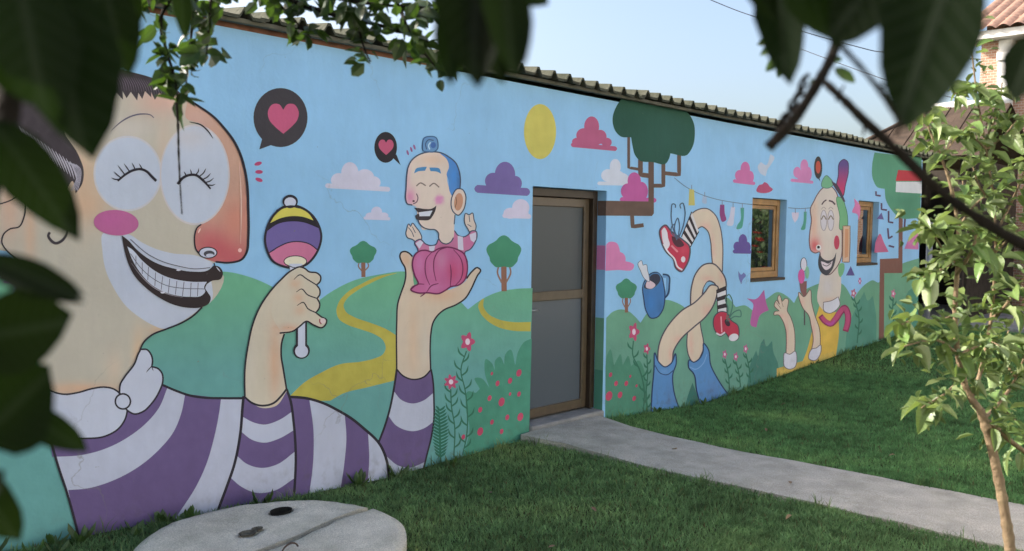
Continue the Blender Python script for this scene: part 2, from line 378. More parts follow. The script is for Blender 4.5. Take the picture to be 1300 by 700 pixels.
def small_tree(cx, cy, w, h, ty):
    m = Mural('painted_tree', 6)
    k = w/32
    m.fill([(cx-2.6*k,cy+h*.3,1),(cx-2.2*k,ty,1),(cx+2.8*k,ty,1),(cx+2.6*k,cy+h*.3,1)], C(140, 95, 75), smooth=False)
    m.stroke([(cx-2*k,ty-8*k),(cx-6*k,cy+h*.55),(cx-5*k,cy+h*.4)], 1.6*k, C(140, 105, 90)); m.stroke([(cx+2*k,ty-8*k),(cx+6.5*k,cy+h*.55),(cx+5.5*k,cy+h*.4)], 1.6*k, C(140, 105, 90))
    pts = []
    for i in range(24):
        t = 2*math.pi*i/24; r = 1+0.10*math.cos(5*(t-math.pi/2)+math.pi)
        if math.sin(t) > 0.6: r *= 0.88
        pts.append((cx+w/2*r*math.cos(t)*0.97, cy+h/2*r*math.sin(t)))
    m.fill(pts, C(58, 132, 98), air=[(cx-w*.1, cy-h*.2, w*.4, h*.4, C(66, 142, 104), .7)], step=4); return m.done()
small_tree(461, 322, 33, 29, 352); small_tree(639.5, 322, 43, 42, 370); small_tree(795, 368, 26, 26, 397)

# clouds and sun --------------------------------------------------------
def cloud(bar, lobes, col, lv=5, label=None):
    m = Mural('painted_cloud', lv)
    x0, y0, x1, y1, h = bar; r = h/2
    m.fill([(x0, y0-r), (x0-r*.55, y0-r*.6), (x0-r*.8, y0), (x0-r*.55, y0+r*.6), (x0, y0+r), (x1, y1+r), (x1+r*.55, y1+r*.6), (x1+r*.8, y1), (x1+r*.55, y1-r*.6), (x1, y1-r)], col, smooth=False, tex=.06, step=6)
    for q in lobes: m.ell(*q, col, tex=.06, step=6, n=22)
    return m.done(label)
def cloud_p(pts, col, lv=5):
    m = Mural('painted_cloud', lv); m.fill(pts, col, tex=.06, step=6); return m.done()
cloud((415,236,493,240.5,6), [(444,220,11,14),(430,229,10,9),(463,226,12,11),(474,232,9,8),(452,232,20,9)], C(193, 190, 208))
cloud((463,277,494,278,4), [(478,269.5,7,7),(470,274,6,4),(487,274,6,4),(478,274,8,5)], C(190, 188, 210))
cloud((606,240,669,244,10), [(641,222,13,16.5),(626,230,10.5,10.5),(654,233,8.5,9.5),(640,234,20,10)], C(112, 96, 156))
cloud((640,274,672,275,6), [(661,264,11,11),(648,271,9,7),(658,271,13,6)], C(196, 188, 208))
cloud((727,184,781,189,6), [(751,161,9.5,13),(741,172,9.5,9),(762,174,8,9),(770,181,6.5,6),(733,180,7,5),(751,177,14,9)], C(176, 84, 120))
cloud((760,233,797,233.5,4.5), [(781,212,7,10),(772,223,9,8),(790,227,8,7),(781,225,12,9)], C(190, 196, 208))
cloud((789,253.5,831,254.5,6), [(805,230,8.5,11),(797,243,9,10),(814,243,8.5,12),(805,245,12,10)], C(186, 84, 148), lv=12)
cloud_p([(769.5,311,1),(772,308),(777,307),(783,309),(786,315),(787,320,1),(791,322),(794,327),(794,332,1),(799,333),(805,337),(804,341),(784,343),(768.5,344,1)], C(206, 118, 166))
cloud((932,230,957,233,4.5), [(946,215,6,9.5),(939,223,6,7),(952,225,5,8),(946,226,8,6)], C(196, 104, 156))
cloud_p([(960,242),(964,235),(968,234),(970,231.5),(974,233),(977,237),(981,241),(979,243)], C(180, 74, 108))
cloud((1005,229,1031,231.5,4), [(1021,211,5,8.5),(1012,219,5,7),(1026,221,4.5,9),(1019,223,8,7)], C(200, 122, 172))
cloud((932,319.5,952,320,5), [(943,306,5.5,8.5),(936,313,5,6),(948,314,5,7),(943,314,7,6)], C(96, 78, 146))
cloud_p([(1110,321,1),(1112,306),(1117,297),(1122,308),(1128,320,1)], C(186, 92, 128)); cloud_p([(1148,316,1),(1157,299),(1166,295,1),(1166,317,1)], C(196, 110, 160))
cloud_p([(1074,350,1),(1080,338,1),(1085,350,1)], C(88, 78, 138)); cloud_p([(1113,278,1),(1119,270,1),(1122,279,1)], C(96, 84, 140))
def bird(pts, col, label=None):
    m = Mural('painted_bird', 8); m.fill(pts, col); return m.done(label)
bird([(962,211),(966,206,1),(972,210),(978,196,1),(983,200),(980,207),(974,216),(972,224,1),(966,221)], C(176, 186, 202))
bird([(937,344,1),(941,349),(944,346,1),(947,350),(943,355),(941,361,1),(938,354)], C(104, 112, 172))
bird([(948,379,1),(959,380),(970,368,1),(973,386),(976,394,1),(966,399),(960,416,1),(954,414),(954,399),(956,386)], C(174, 88, 150))
bird([(1082,270),(1085,260),(1084,252,1),(1089,257),(1092,262),(1092,270),(1090,280,1),(1088,272)], C(206, 112, 160))
m = Mural('painted_sun', 4); m.ell(685.5, 167.3, 20.4, 35, C(192, 182, 80), n=40, tex=.08); m.done('yellow sun disc painted above the door')

# large tree ---------------------------------------------------------------
m = Mural('painted_tree', 8)
T = C(100, 78, 66)
for pts, w in (([(798,170),(798,213),(816,216)],3.6),([(813,200),(813,222),(829,224)],6),([(842,205),(842,236),(826,236)],5),([(862,192),(862,222),(843,220)],5),([(802,268),(803,288),(817,286)],5)):
    m.stroke([(a, b, 1) for a, b in pts], w, T)
m.fill([(823,203,1),(830,203,1),(830,271,1),(827.5,274.5,1),(768.8,274,1),(769.5,255,1),(823,256,1)], T, tex=.2, step=5)
m.fill([(790,124,1),(782,136),(777.6,150),(778.5,160),(782,168),(788,173.5),(801,174.5,1),(803,186),(806,197),(812,204),(828,206),(845,208),(849.5,201),(851,195,1),(872,197),(878,189),(882,170),(881,158),(876,147),(868,139,1)], C(36, 82, 66), air=[(800, 150, 30, 30, C(30, 74, 58), .5), (850, 170, 30, 40, C(42, 88, 74), .6)], step=7)
m.done('dark green tree with angular brown branches painted above the door corner')
# second tree ---------------------------------------------------------------
m = Mural('painted_tree', 8)
T2 = C(122, 82, 70)
m.fill([(1141,270,1),(1146,270,1),(1145.5,347,1),(1122.5,347,1),(1122,430,1),(1115.5,432,1),(1117,329,1),(1140.5,328,1)], T2, smooth=False)
for pts in ([(1112,243),(1112,248),(1118,249)],[(1119,258),(1119,266),(1126,267)],[(1128,268),(1128,282),(1134,283)],[(1127,290),(1128,303),(1133,300)],[(1149,276),(1148,291),(1143,293)],[(1128,312),(1135,314)]): m.stroke([(a, b, 1) for a, b in pts], 2.2, C(84, 62, 92))
m.fill([(1110,194,1),(1107,211),(1108.5,229),(1114,238),(1123,240,1),(1124.6,254),(1132,267),(1141,276),(1168,277,1),(1170,200,1)], C(78, 146, 112), air=[(1155, 260, 18, 20, C(62, 126, 96), .6)], step=5)
m.fill([(1140,216,1),(1170,218,1),(1170,230,1),(1137,230,1)], C(188, 52, 62), smooth=False); m.fill([(1137.5,231,1),(1170,231,1),(1170,246,1),(1137,244,1)], C(200, 205, 205), smooth=False)
m.done('green tree with a red and white box in its crown')

# woman with maraca ---------------------------------------------------------
m = Mural('painted_woman', 10)
S1 = C(184, 176, 157); OR = C(206, 158, 124)
m.fill([(-40,150,1),(0,135),(60,112),(140,98),(200,106),(240,128),(253,136),(271,149),(284,163),(296,179),(304,195),(309.5,213),(313,233),(314.5,263),(314.5,304),(313,319),(307,329),(292,333.5),(273,333,1),(270,335),(268.5,341,1),(282,347),(266,385),(256,391),(246,400),(230,410),(210,418),(192,426),(182,435),(177,445),(174,457),(166,469),(156,483),(150,500,1),(132,495),(116,495),(98,500),(80,502),(66,498),(54,488,1),(46,455),(37,400),(36,345,1),(8,319),(-40,330,1)],
       S1, step=5, air=[(205,128,40,26,C(212,160,140),.8),(208,190,12,60,C(208,180,155),.6),
       (105,225,30,70,C(208,168,130),.75),(112,262,34,28,C(205,160,122),.6),(38,290,10,60,C(206,165,132),.8),(12,260,18,60,C(208,160,132),.7),(100,494,62,10,C(212,165,128),.9),(176,452,10,40,C(214,175,132),.8),(205,420,26,9,C(210,168,128),.7),(145,470,14,30,C(210,180,150),.5),(305,240,4,70,C(216,178,152),.35),
       (165,165,36,20,C(200,190,180),.6)])
m.fill([(238,128,1),(253,136),(271,149),(284,163),(296,179),(304,195),(309.5,213),(313,233),(314.5,263),(314.5,304),(313,319),(307,329),(292,333.5),(273,333,1),(256,326),(248,316),(246.5,305),(249,292),(256,284,1),(272,272),(284,256),(291,234),(290,208),(282,186),(270,170),(256,158),(236,150)], C(196,150,126), step=4, air=[(252,150,30,18,C(204,160,142),.9),(300,285,30,40,C(196,128,110),.7),(262,308,34,30,C(192,98,98),.9),(296,328,34,28,C(188,84,90),.95),(278,318,30,26,C(190,84,90),.9),(298,280,18,30,C(202,124,102),.7),(311,270,4,60,C(196,110,96),.5)])
m.ell(162, 220.5, 43.5, 48, C(190, 188, 192), n=44); m.ell(162, 220.5, 41, 45.5, C(181, 190, 205), n=44, tex=.03)
m.ell(247, 222, 44.5, 64, C(194, 186, 186), n=48); m.ell(247, 222, 42.5, 61.5, C(182, 191, 206), n=48, air=[(240,175,34,18,C(192,186,186),.7)], step=6)
# white round the mouth
m.fill([(131,296),(148,296),(164,298),(180,308),(200,317),(220,322),(250,325),(262,330),(270,335),(268,341),(266,385),(256,390),(251,394),(229,409),(206,417.5),(194,413),(177,403),(160,389),(146,369),(134,343),(130,320)], C(184, 191, 206), air=[(160,340,40,60,C(176,186,204),.5)], step=7)
# hair
HAIR = C(66, 58, 62)
hp = [(-40,100,1),(60,88),(136,84),(160,90),(190,98),(220,110),(234,124,1)]
xz = 226; kx = 0
while xz > 132: kx += 1; hp += [(xz+(2 if kx % 2 else -1), 127+(kx*37 % 5)-3, 1), (xz-6, 118-(kx*13 % 3), 1)]; xz -= 7.5+(kx*29 % 4)
hp += [(120,118,1),(100,135),(80,160),(100,198),(106,216),(104,234),(96,246,1),(92,230),(80,246),(50,228),(24,205),(0,190),(-40,190,1)]
m.fill(hp, HAIR, step=6, tex=.3)
for i in range(15): m.stroke([(24+i*4.6, 160+i*3.2), (30+i*4.6, 170+i*3.4), (42+i*4.0, 186+i*3.2)], 1.9, C(178, 172, 182), taper=(.3, .2))
for i in range(5): m.stroke([(84+i*3, 205+i), (95+i*1.6, 214), (97+i*1.3, 226), (90+i*2, 242)], .9, C(170, 165, 178))
for i in range(26): m.stroke([(140+i*3.2, 92+i*.7), (146+i*3.2, 104+i*.6), (148+i*3.2, 114+i*.4)], .8, C(112, 98, 110), taper=(.2, .2))
m.stroke([(86,288),(83,300),(78,306),(70,309),(64,305),(61,299),(63,295)], 3.6, HAIR, taper=(.6, .9))
# brows, lids and lashes
m.stroke([(141,166),(152,156),(166,148),(180,145),(192,147),(195,150)], 1.8, C(96, 90, 110), taper=(.4, .6)); m.stroke([(240,155),(255,159),(264,167),(270,176)], 1.8, INK, taper=(.4, .3))
m.stroke([(149,230),(160,221),(170,216),(178,215),(186,218),(192,224),(198,230)], 3.2, INK, taper=(.8, 1.1)); m.stroke([(225,234),(232,226),(240,222.5),(248,222.5),(256,228),(261,233),(267,240)], 3.2, INK, taper=(1.1, .6))
for a in (((150,228),(141,226)),((153,226),(144,218)),((158,222),(149,210)),((164,218),(157,208)),((171,215.5),(167,207)),((180,215),(176,208)),((248,222),(252,214)),((253,224),(261,214)),((257,228),(267,220)),((260,232),(271,226)),((264,235),(273,234)),((242,222),(241,215)),((236,224),(233,218))):
    m.stroke([a[0], ((a[0][0]+a[1][0])/2+.8, (a[0][1]+a[1][1])/2+1), a[1]], 1.5, INK, taper=(1, .2))
# ear, nostril, cheek
m.stroke([(27,228),(31.6,256),(30,276),(24,288),(12,291),(4,298),(2,308),(8,318),(20,328)], 1.8, INK); m.stroke([(-20,262),(0,259),(16,253),(27,244)], 1.6, INK); m.stroke([(0,226),(10,224),(14,218),(11,213),(2,211)], 1.2, INK)
m.stroke([(36,352),(36,392)], 1.8, INK); m.fill([(20,352,1),(35,352,1),(35,392,1),(10,392,1)], C(125, 178, 205), grad=(365, 380, GREEN), smooth=False)
m.stroke([(4,358),(18,362),(22,372),(12,380)], 2, C(120, 70, 140))
m.ell(147, 283, 28.5, 16.2, C(184, 92, 142), rot=.07, n=36, air=[(140,280,18,12,C(190,88,150),.6)], step=5)
m.stroke([(255,285),(250,289),(247,297),(246.5,307),(248,316),(252,322)], 1.8, INK)
m.ell(263.5, 321, 12, 7.5, INK); m.ell(263.5, 321, 10.6, 6.2, WHITE); m.ell(265, 322.5, 7, 4.2, C(70, 68, 76)); m.ell(266, 324.5, 5, 2.4, C(180, 186, 200))
m.ell(304, 318, 2.4, 2.6, C(225, 170, 165)); m.stroke([(303,205),(305.5,250),(305,310)], 1.6, C(218, 180, 160), taper=(.1, .2)); m.stroke([(254,290),(251,296)], 2, C(225, 190, 175), taper=(.3, .3))
# mouth
m.fill([(154,299,1),(162,305),(172,316),(184,326),(200,335),(220,341),(244,345),(264,343),(271,337,1),(278,339),(282.5,347),(280,354),(268,357),(262,361,1),(260,366),(263,371,1),(267,378),(265,385),(256,390),(240,391),(220,387),(200,377),(184,365),(170,350),(162,334),(157,316)], C(52, 42, 42), step=5, air=[(220,352,40,5,C(62,50,50),.7)])
m.fill([(161,313,1),(166,316),(180,331),(196,344),(212,352),(228,356),(244,358),(262,358,1),(258.5,365),(260,370),(256,375),(240,377),(222,375),(206,370),(191,361),(178,347),(168,331)], C(188, 194, 208))
m.stroke([(165,322),(178,340),(194,354),(212,363),(230,366),(259,367)], .9, C(90, 88, 100))
for a in ((172,325,172,337),(180,333,180,348),(188,339,187,356),(197,346,196,363),(206,351,204,368),(215,354,213,372),(224,357,222,374),(233,358,231,376),(242,359,241,377),(251,359,250,376)): m.stroke([(a[0],a[1]),(a[2],a[3])], .9, C(95, 92, 105))
m.stroke([(165,304),(186,322),(205,332),(226,338),(246,341.5),(266,340)], .9, C(80, 74, 84)); m.stroke([(166,334),(180,352),(196,366),(214,374),(232,378)], 1.1, C(150, 140, 150), taper=(.2, .2)); m.ell(226, 343, 2.8, 1.2, C(200, 200, 210)); m.ell(206, 371.5, 2.8, 1.2, C(200, 200, 210)); m.stroke([(274,339),(279,345)], 1.4, C(190, 190, 200), taper=(.3, .3))
# face outline
m.stroke([(228,124),(240,128),(253,136),(271,149),(284,163),(296,179),(304,195),(309.5,213),(313,233),(314.5,263),(314.5,304),(313,319),(307,329),(292,333.5),(273,332.5)], 3.2, INK, taper=(.7, .7))
m.stroke([(271,334),(272,338),(268,341)], 1.5, INK)
m.stroke([(256,390),(246,400),(230,410),(210,418),(192,425.5),(182,434.5),(177,445),(174,457),(166,469),(156,483),(151,497)], 2.2, INK)
# striped jersey
BW = C(178, 183, 200)
body = [(62,560,1),(206,489,1),(220,495),(240,502),(260,505),(280,505.6),(312,505.6,1),(362,503,1),(390,506),(410,512),(430,522),(445,531),(460,543),(482,565),(491,588),(493,625,1),(300,665,1),(96,705,1),(98,676),(84,624),(74,594)]
m.fill(body, BW, tex=.05, step=10)
arcA = [(66,580),(104,577.5),(132,570),(163.5,554),(185.5,536.6),(201,518),(212,492)]
arcB = [(86,622),(110,620),(141.5,610.5),(176,592),(201,571),(220,547.6),(229.6,524),(234.5,500)]
arcC = [(212,672),(229.6,646.7),(248,618),(261,590),(270.4,558.6),(278,521),(280,505.5)]
co = lambda a: [(a[0][0], a[0][1], 1)]+list(a[1:-1])+[(a[-1][0], a[-1][1], 1)]
m.fill([(63,560,1),(206,489,1)]+co(arcA)[::-1], PURPLE, tex=.08, step=8)
m.fill(co(arcB)+co(arcC)[::-1]+[(96,705,1),(98,676,1)], PURPLE, tex=.08, step=8)
m.fill([(362,503,1),(378,504.5),(392,507,1),(397,543),(397,584),(390,640,1),(355,640,1)], PURPLE)
m.fill([(437,527,1),(439,555),(436.5,587),(431,625,1),(465,625,1),(468,580),(466.5,549,1)], PURPLE)
m.stroke([(64,560),(74,594),(84,624),(92,652),(98,676),(102,700)], 3.2, INK); m.stroke([(204,488),(220,495),(240,502),(260,505),(280,505.6),(312,505.6)], 3.0, INK); m.stroke([(362,503.5),(390,506),(410,512),(430,522),(445,531),(460,543),(482,565),(491,588),(493,612)], 3.4, INK)
# collar
m.shape([(53,483,1),(43,486),(38,497),(42,506),(48,511),(47,520),(52,538),(70,551),(90,556),(107,556.5),(132,554),(151,543),(159,530),(161.5,517,1),(150,498,1),(144,494),(132,491.5),(116,493.5),(98,498.5),(80,500.5),(66,497),(54,489)], WHITE, 2.2, air=[(60,530,30,20,C(172,178,196),.6)], step=7)
m.stroke([(48,511),(54,513),(58,515)], 1.2, INK, taper=(1, .2))
m.shape([(178,443.5,1),(186,444),(191,450),(193,458),(192,465.5,1),(200,468),(205,474),(206,484),(202,496),(192,512),(180,523),(170,525.6),(161,521),(151,498,1),(152,488),(158,478),(170,462),(175,449)], WHITE, 2.2, step=7)
m.stroke([(192,465),(188,469),(185,473)], 1.2, INK, taper=(1, .2)); m.stroke([(192,466),(194,471)], 1.0, INK, taper=(1, .2))
m.ell(155.3, 509.6, 9.6, 9.6, WHITE, line=2.2)
# arm with striped sleeve
arm = [(310,505,1),(310,470),(315,434),(320,412),(328,392),(340,373),(356,355),(370,343),(380,339),(388,342,1),(404,352),(401,362),(404,374),(404,390),(400,397),(388,408),(372,420),(360,424,1),(357,434),(356,450),(359,470),(363,497,1),(350,515),(332,518)]
cuff = [(308.5,503),(320,512),(332,515),(346,512),(356,503),(363,494)]
slL = [(308.5,503),(307.6,511),(304.5,549),(296.6,590),(287,618),(275,650)]
slR = [(363,494),(367,505),(372,536.6),(374.6,574),(372,640)]
m.fill(co(slL)+co(slR)[::-1]+co(cuff)[1:-1][::-1], PURPLE, tex=.08, step=6)
def band(a, b): m.fill(co(a)+co(b)[::-1], BW)
band([(307,529),(322,536.6),(334,539),(353,533.5),(369.5,523)], [(305,547.6),(318.6,558),(334,562),(353,557),(372.5,546)]); band([(299,577.5),(312,588.5),(331,594),(350,590),(374,573)], [(291.5,606),(306,618),(325,625.6),(347,623),(373,607)])
m.stroke(slL, 3.4, INK); m.stroke(slR, 3.2, INK)
S1 = C(196, 184, 160)
m.fill(arm, S1, step=5, air=[(348,460,10,60,OR,.85),(374,360,8,9,OR,.7),(378,378,8,9,OR,.7),(380,395,8,9,OR,.7),(362,417,18,6,C(208,150,118),.8),(318,470,8,50,C(200,190,172),.5)])
m.stroke(cuff, 2.6, INK)
# stick and maraca
m.stroke([(382,405),(382,442)], 14, INK, smooth=False); m.ell(382, 445, 10.6, 10.6, INK); m.stroke([(382,405),(382,440)], 9, WHITE, smooth=False); m.ell(382, 446, 8.2, 8, WHITE)
m.fill([(367,334,1),(384,334,1),(382,346,1),(369,348,1)], WHITE, smooth=False)
mar = [(359,263),(346,274),(338,290),(335.6,304),(339,320),(346,332),(358,338),(374,340),(388,336),(398,326),(405,312),(407,300),(404,287),(394,272),(377,262),(368,260.5)]
m.fill(mar, C(106, 91, 152))
m.fill([(339,320,1),(346,319),(352,314),(366,308),(380,307),(392,310),(402.5,318,1),(398,326),(388,336),(374,340),(358,338),(346,332)], C(196, 106, 140)); m.stroke([(341,321),(352,314),(366,308),(380,307),(392,310),(403,318)], 1.4, INK)
m.fill([(337.5,294,1),(352,284.5),(366,281.5),(384,282.5),(404,290,1),(394,272),(377,262),(368,260.5),(359,263),(346,274)], C(40, 36, 40)); m.fill([(342,283.5,1),(356,277),(370,274.5),(384,275.6),(397,280,1),(392,272.5),(377,264),(368,262.5),(359,265),(348,274)], C(202, 190, 72))
m.stroke(mar, 2.8, INK, closed=True)
m.ell(367.5, 256, 9.8, 8.6, INK); m.ell(367.5, 257, 7.4, 6.2, WHITE); m.stroke([(350,268),(360,263.5),(368,262),(380,264)], 2.4, INK)
m.ell(374, 332, 14.4, 7, C(214, 206, 178), line=1.1); m.fill([(366,335,1),(383,335,1),(382,343,1),(368,345,1)], WHITE, smooth=False); m.stroke([(362,336),(374,340),(386,336)], 1.0, INK)
# hand
hand = [(356,357,1),(370,343),(380,339),(386,341),(391,345),(402,347),(406,351),(405.6,357),(401,362,1),(405,368),(405,374),(401.6,379,1),(405,386),(404,392),(400,397,1),(408,403),(413.6,406),(413,411),(408,416),(398,413),(388,408,1),(380,414),(372,420),(356,422,1),(344,400)]
m.fill(hand, S1, step=4, air=[(374,360,9,8,OR,.7),(378,378,9,8,OR,.7),(380,394,9,8,OR,.6),(366,417,16,6,C(208,150,118),.8)])
m.stroke([(310,503),(310,470),(315,434),(320,412),(328,392),(340,373),(356,355),(370,343),(380,339),(386,341),(391,345),(402,347),(406,351),(405.6,357),(401,362,1),(405,368),(405,374),(401.6,379,1),(405,386),(404,392),(400,397,1),(408,403),(413.6,406),(413,411),(408,416),(398,413),(388,408),(380,414),(372,420),(354,423)], 2.0, INK)
m.stroke([(360,424),(357,434),(356,450),(359,470),(363,495)], 2.2, INK)
for a in ([(372,355),(380,349),(388,354),(401,362)],[(375,371),(382,367),(389,374),(401.6,379)],[(376,388),(384,384),(390,392),(400,397)]): m.stroke(a, 1.5, INK, taper=(.4, 1))
m.ell(408.5, 407.5, 3.8, 3.6, C(214, 190, 186)); m.stroke([(405,405),(405,409),(407,411.5)], 1.6, C(150, 60, 70))
m.done('big smiling dark haired woman in a purple striped jersey holding a maraca')

def heart(m, cx, cy, w, h, col):
    pts = [(cx,cy-h*.28,1),(cx+w*.14,cy-h*.46),(cx+w*.34,cy-h*.46),(cx+w*.5,cy-h*.22),(cx+w*.46,cy+.04*h),(cx+w*.26,cy+.28*h),(cx,cy+h*.5,1),(cx-w*.26,cy+.28*h),(cx-w*.46,cy+.04*h),(cx-w*.5,cy-h*.22),(cx-w*.34,cy-h*.46),(cx-w*.14,cy-h*.46)]
    m.fill(pts, col)
m = Mural('painted_heart_bubble', 8); m.ell(356, 149.5, 34.3, 37.5, C(62, 58, 62), n=40); m.fill([(335,168,1),(329,190,1),(348,183,1)], C(62, 58, 62), smooth=False); heart(m, 359.5, 150.5, 39, 39, C(194, 82, 118)); m.done('large black speech bubble with a pink heart')
m = Mural('painted_heart_bubble', 8); m.ell(489.5, 187.3, 14.4, 19.6, C(46, 42, 46), n=32); m.fill([(498,200,1),(508.5,210,1),(503,196,1)], C(46, 42, 46), smooth=False); heart(m, 490, 187, 19, 20, C(190, 80, 112)); m.done('small black speech bubble with a pink heart')
for x, y, r, a_, b_ in ((327.6,208,-.3,4.8,2.4),(328.7,218.5,0,4.8,2.4),(328.7,228.5,.35,4.8,2.4),(517.5,194,-.3,1.3,3.4),(522,190,-.3,1.3,3.4),(526,187,-.3,1.3,3.4)):
    m = Mural('painted_dash', 8); m.ell(x, y, a_, b_, C(188, 66, 108) if a_ > 2 else C(150, 90, 140), rot=r); m.done()

# raised arm with the little blue haired man ----------------------------------
m = Mural('painted_raised_arm', 10)
armL = [(515,350),(514,358),(509,372),(505,385),(503.5,409),(503.5,448),(503.5,470)]
hand2 = [(509,321),(507.5,325),(509.5,332),(514,340),(515,349),(513.5,359),(509,372),(505,385),(503.5,409),(503.5,470,1),(511,479),(524,484),(538,481),(546.6,470,1),(546,440),(547,423),(550,409),(556,400),(563,394),(579,387),(591,378.5),(597,369),(606,350),(610,343),(606,340),(599,345),(590,358),(570,368),(545,371),(528,366),(524,345),(523.5,326),(519,321.5),(514,319.5)]
m.fill(hand2, C(200, 180, 155), step=4, air=[(560,375,30,12,C(206,160,125),.7),(515,330,7,12,C(206,155,120),.7),(514,420,8,60,C(200,182,158),.4),(524,430,7,60,C(208,172,138),.6),(540,440,8,40,C(196,186,170),.6),(524,478,24,8,C(206,188,165),.5)])
m.stroke([(523.5,326,1),(519,321.5),(514,319.5),(509,321),(507.5,325),(509.5,332),(514,340),(515,349),(513.5,359),(509,372),(505,385),(503.5,409),(503.5,470)], 2.0, INK); m.stroke([(546.6,470),(546,440),(547,423),(550,409),(556,400),(563,394),(579,387),(591,378.5),(597,369),(606,350),(610,343),(606,340),(599,345),(592,354)], 2.0, INK)
L2 = [(503.5,469),(502,480),(499.8,494),(493.8,523),(487,545),(480,563)]; R2 = [(547,469),(548.6,477),(550.8,511),(550.8,531),(547.4,555),(542,577),(534,610)]
cf2 = [(503.5,469),(511,477),(524.4,482),(538,478.7),(547,469.5)]
m.fill(co(L2)+[(492,590,1),(494,625,1),(530,620,1)]+co(R2)[::-1]+co(cf2)[1:-1][::-1], PURPLE, tex=.08, step=6)
band([(500,497),(509,507.6),(522.7,512.4),(536.3,509.3),(550,499)], [(493,528),(502.3,540),(512.5,545.5),(524.4,547.6),(538,544),(551,535)]); m.fill([(491,580,1),(505.7,591.4),(520,593.7),(541,586,1),(534,615,1),(493,620,1)], BW)
m.stroke(L2, 2.6, INK); m.stroke(R2, 2.2, INK); m.stroke(cf2, 2.0, INK); m.stroke([(480,563),(488,577),(491.5,590),(493,612)], 3.2, INK)
m.done('raised forearm in a purple striped sleeve with open palm')

m = Mural('painted_little_man', 60)
SK = C(206, 188, 172); BL = C(72, 132, 200); DB = C(62, 74, 98); PK = C(188, 92, 140)
m.shape([(516,291),(518.5,284.5),(521,288,1),(523,283.5),(528,289),(533,296),(535,303),(529,308),(523,304),(517,302),(515,298)], SK, 1.3, DB); m.stroke([(518,289),(522,294),(525,301)], 1, DB); m.stroke([(523,288),(527,296)], .9, DB)
m.shape([(589,278),(591,271),(595,273),(599,270.5),(601.5,280),(604,287),(602,294),(597,296),(593,290),(590,285)], SK, 1.3, DB); m.stroke([(595,274),(596,282)], .9, DB); m.stroke([(593,285),(598,288)], .9, DB)
m.shape([(526,308),(533,304),(540,310),(547,312),(553,310.5),(556.5,304),(562,308),(568,309),(574,303),(576,293),(581,299),(588,301),(595,297),(597,294),(604,294),(605,301),(602,309),(596,317),(590,320),(593,334),(560,338),(530,330),(530,317)], C(192, 112, 150), 1.5, DB, air=[(598,308,8,8,C(198,100,150),.8),(565,315,14,8,C(180,90,128),.8)], step=4)
for q in ([(527,309),(533,305),(537,308),(532,316)],[(544,313),(552,312),(550,321),(545,320)],[(580.5,299.5),(587,301),(588,318),(581,317)],[(595.5,298),(604,295),(604,304),(601,308),(597,305)]): m.fill([(a, b, 1) for a, b in q], C(196, 192, 208), smooth=False)
m.fill([(536,292),(545,291.5),(552,292),(556,296),(556.5,303),(560,308),(566,310),(572,307),(575,302),(576,288,1),(576,270,1),(560,262)], SK, step=4, air=[(572,298,6,10,C(198,184,170),.5)])
# head
head = [(516,229),(516,222),(517.5,213),(522,204),(529,198),(539,194),(550,193),(560,195),(568,204),(570,214),(567,226),(571,242),(575,250),(577,273,1),(576,292,1),(552,292),(545,291.5),(537,289),(532,284),(530,278,1),(528,263,1),(523,260.5),(516.5,259),(514.5,253),(515,240)]
m.fill(head, SK, step=3.5, air=[(548,203,20,9,C(214,172,140),.6),(520,250,9,14,C(206,118,162),.9),(517,226,4,22,C(206,150,175),.5),(557,254,6.2,7,C(206,130,172),1.25),(545,225,14,12,C(214,196,180),.4)])
m.fill([(556,193.5,1),(562,195),(570,200),(578,207),(582,216),(584,229),(583.5,239),(578,244),(573,249,1),(570,242),(569,229),(566.5,222),(569.5,212),(567,203),(560,196.5)], BL, step=4, air=[(576,225,4,14,C(60,136,215),.7),(582,230,3,20,C(60,95,140),.6)])
m.stroke([(523,260.5),(516.5,259),(514.5,253),(515,240),(516,222),(517.5,213),(522,204),(529,198),(539,194),(550,193),(560,194.5),(570,200),(578,207),(582,216),(584,229),(583.5,239)], 1.7, DB)
m.shape([(537,192),(536,183),(538,175.5),(545,173.5),(553,175),(555.5,182),(554.5,190),(550,193),(543,193)], C(92, 138, 182), 1.5, C(58, 92, 130)); m.stroke([(541,190),(540,182),(543,178),(550,178.5)], 1.4, C(58, 84, 120)); m.stroke([(545,190),(543.5,185),(546,181)], 1.6, C(165, 200, 215)); m.ell(549.5, 184.5, 3.4, 3.8, C(62, 100, 165))
m.fill([(525,220.5,1),(528,214),(534,212.5),(541.5,212,1),(539,217,1),(530,218)], C(66, 130, 180)); m.fill([(544.5,213,1),(552,213),(557,214),(559.5,221,1),(555,218.5),(546,217.5,1)], C(66, 130, 180))
m.stroke([(528,236.5),(533,232.5),(540,236)], 1.6, C(120, 105, 95)); m.stroke([(544.5,237),(550,233),(557,238)], 1.6, C(120, 105, 95))
m.stroke([(528,246),(530,251),(528,257),(524,259)], 1.4, C(110, 80, 95)); m.ell(524.5, 255.5, 1.6, 1.2, C(80, 50, 60))
m.fill([(525,264,1),(532,264.5),(538,265.5),(549,264.5),(553.5,261,1),(552,268),(549,274),(545,279),(536,280),(528,278.5),(526.5,274,1),(531,271,1),(528,267.5)], C(60, 52, 55)); m.fill([(531,269.8,1),(540,268.6),(548.5,267.5,1),(545,274.6,1),(532,274.8,1)], C(200, 202, 212), smooth=False)
m.stroke([(530,279),(532,284),(537,289),(545,291.5),(552,292),(556,296),(556.5,303),(560,308),(566,310),(572,307),(575,302)], 1.5, DB)
